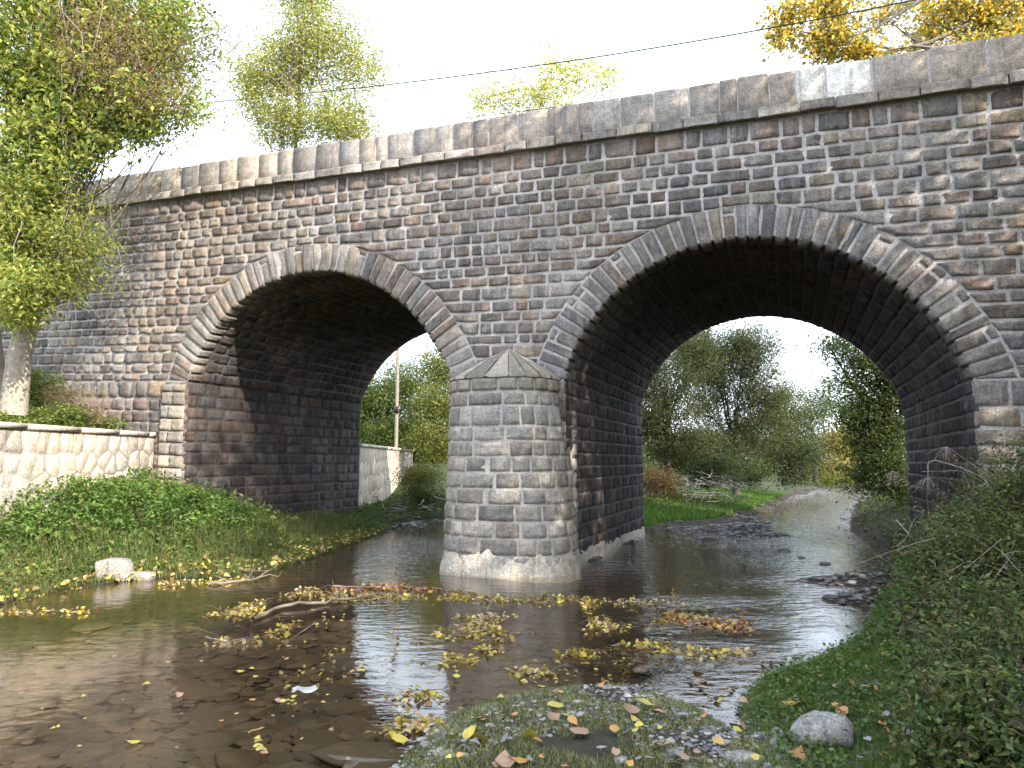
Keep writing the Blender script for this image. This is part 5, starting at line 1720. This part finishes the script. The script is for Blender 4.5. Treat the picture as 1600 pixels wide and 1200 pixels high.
named = [(1216, 1064, 'tan', .07, 'pinkish leaf on the tip of the right grass'), (1318, 1042, 'orange', .08, 'ochre leaf in the middle of the right grass'),
         (1238, 1106, 'orange', .1, 'orange leaf above the large boulder'), (1358, 1077, 'tan', .09, 'narrow tan leaf above and right of the boulder'),
         (1332, 1076, 'orange', .07, 'small orange leaf left of the narrow tan one'), (1430, 1084, 'orange', .09, 'folded orange leaf at the edge of the bramble'),
         (1466, 1152, 'orange', .11, 'large ribbed orange leaf in the lower right grass'), (1418, 1142, 'grey', .08, 'white lobed leaf left of the large orange leaf'),
         (1250, 1192, 'orange', .1, 'orange leaf at the bottom edge below the boulder'), (1316, 1118, 'orange', .08, 'curled brown leaf above the right end of the boulder'),
         (750, 1123, 'yellow', .1, 'round yellow leaf on the left of the spit'), (735, 1148, 'yellow', .11, 'upper of two overlapping yellow leaves on the spit'),
         (748, 1156, 'yellow', .11, 'lower of two overlapping yellow leaves on the spit'), (845, 1083, 'yellow', .1, 'bright yellow leaf at the far tip of the spit'),
         (868, 1103, 'yellow', .09, 'yellow leaf with a bluish stone behind it'), (828, 1154, 'yellow', .09, 'yellow leaf near the centre of the spit grass'),
         (865, 1128, 'tan', .1, 'pink brown leaf in the middle of the spit'), (905, 1143, 'tan', .1, 'pale brown leaf right of the pink brown one'),
         (1010, 1106, 'yellow', .09, 'yellow heart shaped leaf right of the spit grass'), (985, 1115, 'tan', .11, 'upright peach coloured leaf on the right of the spit'),
         (1030, 1120, 'tan', .09, 'tan leaf beside the yellow heart shaped leaf'), (812, 1188, 'orange', .12, 'curled brown leaf at the bottom of the spit'),
         (790, 1195, 'tan', .12, 'reddish leaf at the bottom edge'), (625, 1150, 'yellow', .10, 'large lobed yellow leaf at the left of the spit'),
         (210, 1154, 'yellow', .09, 'lone olive leaf floating at the lower left'), (228, 1067, 'yellow', .06, 'small yellow leaf afloat in the left pool'),
         (280, 1083, 'tan', .06, 'small tan leaf afloat in the left pool'), (400, 1137, 'orange', .08, 'orange sunken leaf above the bottom left cluster'),
         (1055, 1195, 'tan', .1, 'broken leaf by the puddle stones'), (1100, 1060, 'tan', .07, 'oval pink leaf in the puddle'),
         (1090, 1045, 'yellow', .08, 'pale yellow leaf afloat in the puddle')]
for x, y, k_, s_, lab in named: drop(x, y, k_, s_ * 1.3, lab)
for i in range(95):
    x = rng.uniform(640, 1180); y = 1070 + (rng.random() ** .8) * 130
    p = gr(x, y, .03)
    if signed(p[None, :2])[0] < -.02: continue
    kk = str(rng.choice(['tan', 'grey', 'yellow', 'orange', 'tan', 'grey']))
    zn = ('at the left edge of the spit' if x < 760 else 'in the grassy middle of the spit' if x < 960 else 'on the right side pebbles') + (', bridge end' if y < 1110 else ', half way' if y < 1150 else ', near end')
    drop(x, y, kk, rng.uniform(.04, .085), f'small {kk} leaf ' + zn, f'small {kk} leaves ' + zn, .4)
for i in range(34):
    x = rng.uniform(1190, 1460); y = rng.uniform(1010, 1200)
    kk = str(rng.choice(['tan', 'grey', 'orange'])); zn = 'in the right grass ' + ('above the boulder' if y < 1110 else 'beside the boulder')
    drop(x, y, kk, rng.uniform(.04, .07), f'small {kk} leaf ' + zn, f'small {kk} leaves ' + zn, .4)
for i in range(40):
    x = rng.uniform(20, 620); y = rng.uniform(980, 1195)
    p = gr(x, y, 0.)
    if signed(p[None, :2])[0] > -.1: continue
    kk = str(rng.choice(['tan', 'yellow', 'orange'])); zn = 'drifting over the stony bed ' + ('at the far left' if x < 220 else 'left of the paper scrap' if x < 420 else 'right of the paper scrap')
    drop(x, y, kk, rng.uniform(.025, .05), f'small {kk} leaf ' + zn, f'small {kk} leaves ' + zn, .1)

for a_ in ((380, 952, 34, 13, 150, YY + TAN, 'round clump of yellow leaves at the left end of the long branch'),
           (275, 910, 26, 7, 50, TAN, 'tan leaf patch at the left shoreline right of the white stones'),
           (350, 908, 34, 7, 70, YY, 'yellow leaves heaped around the thick pale stub'),
           (480, 925, 34, 7, 80, YY + TAN, 'yellow leaf patch behind the long branch'),
           (600, 918, 70, 5, 200, RUST, 'rust coloured leaf line left of the pier'),
           (560, 932, 80, 6, 170, YY + TAN, 'yellow leaf line in front of the rust leaves'),
           (725, 930, 40, 7, 110, YY, 'yellow leaf patch just in front of the pier'),
           (790, 936, 60, 4, 60, YY + TAN, 'thin string of leaves drifting right of the pier front patch'),
           (875, 935, 50, 6, 80, YY + TAN, 'thin leaf patch at the right foot of the pier'),
           (918, 944, 16, 9, 60, YY + RUST[2:], 'bright leaf heap at the bend of the leaf line'),
           (945, 975, 30, 12, 80, YY + TAN, 'leaf patch trailing right of the bend'),
           (745, 985, 50, 16, 150, YY + TAN, 'loose diagonal leaf raft in the middle of the pool'),
           (760, 965, 40, 7, 60, TAN, 'sparse tan leaves above the diagonal raft'),
           (712, 1030, 26, 10, 60, YY, 'small tall leaf pile right of the sky reflection'),
           (762, 1015, 22, 6, 40, YY + TAN, 'narrow leaf raft below the diagonal raft'),
           (903, 1019, 26, 5, 60, YY, 'narrow bright leaf raft in the middle of the stream'),
           (830, 1050, 36, 9, 60, TAN + YY, 'tan leaf pile near the tip of the spit'),
           (650, 1085, 40, 14, 45, YY + TAN, 'large leaves beneath the sky reflection'),
           (730, 1050, 24, 9, 9, YY, 'three big sunken leaves above the spit'),
           (650, 1130, 60, 16, 80, YY + TAN, 'leaf heap along the left edge of the spit'),
           (1065, 965, 42, 9, 130, YY + RUST, 'yellow and rust leaf bar in the riffle'),
           (1130, 975, 50, 9, 110, RUST, 'brown leaf bar reaching the bright water'),
           (1000, 940, 60, 5, 60, TAN, 'thin tan leaves along the riffle edge'),
           (1100, 1018, 70, 7, 90, TAN + YY, 'leaf bar near the right shore'),
           (1010, 1008, 40, 6, 60, YY, 'leaf raft left of the right shore bar'),
           (1110, 1070, 60, 14, 26, TAN, 'tan leaves in the brown puddle between spit and bank'),
           (430, 990, 22, 13, 46, YY, 'upright yellow leaf tuft in the left shallows'),
           (360, 1003, 36, 5, 50, TAN, 'brown leaves caught on the short forked twig'),
           (395, 1048, 26, 8, 14, YY, 'four yellow leaves floating over the left bed'),
           (465, 1090, 34, 9, 16, YY + TAN, 'yellow leaves under the white paper scrap'),
           (550, 1043, 36, 4, 9, YY, 'three yellow leaves left of the sky reflection'),
           (400, 1160, 22, 14, 20, YY, 'yellow leaves clustered at the bottom left'),
           (80, 955, 80, 5, 60, YY + TAN, 'leaf line floating at the left edge of the pool'),
           (50, 925, 60, 10, 60, YY, 'yellow leaves along the far left shoreline')):
    raft(*a_)
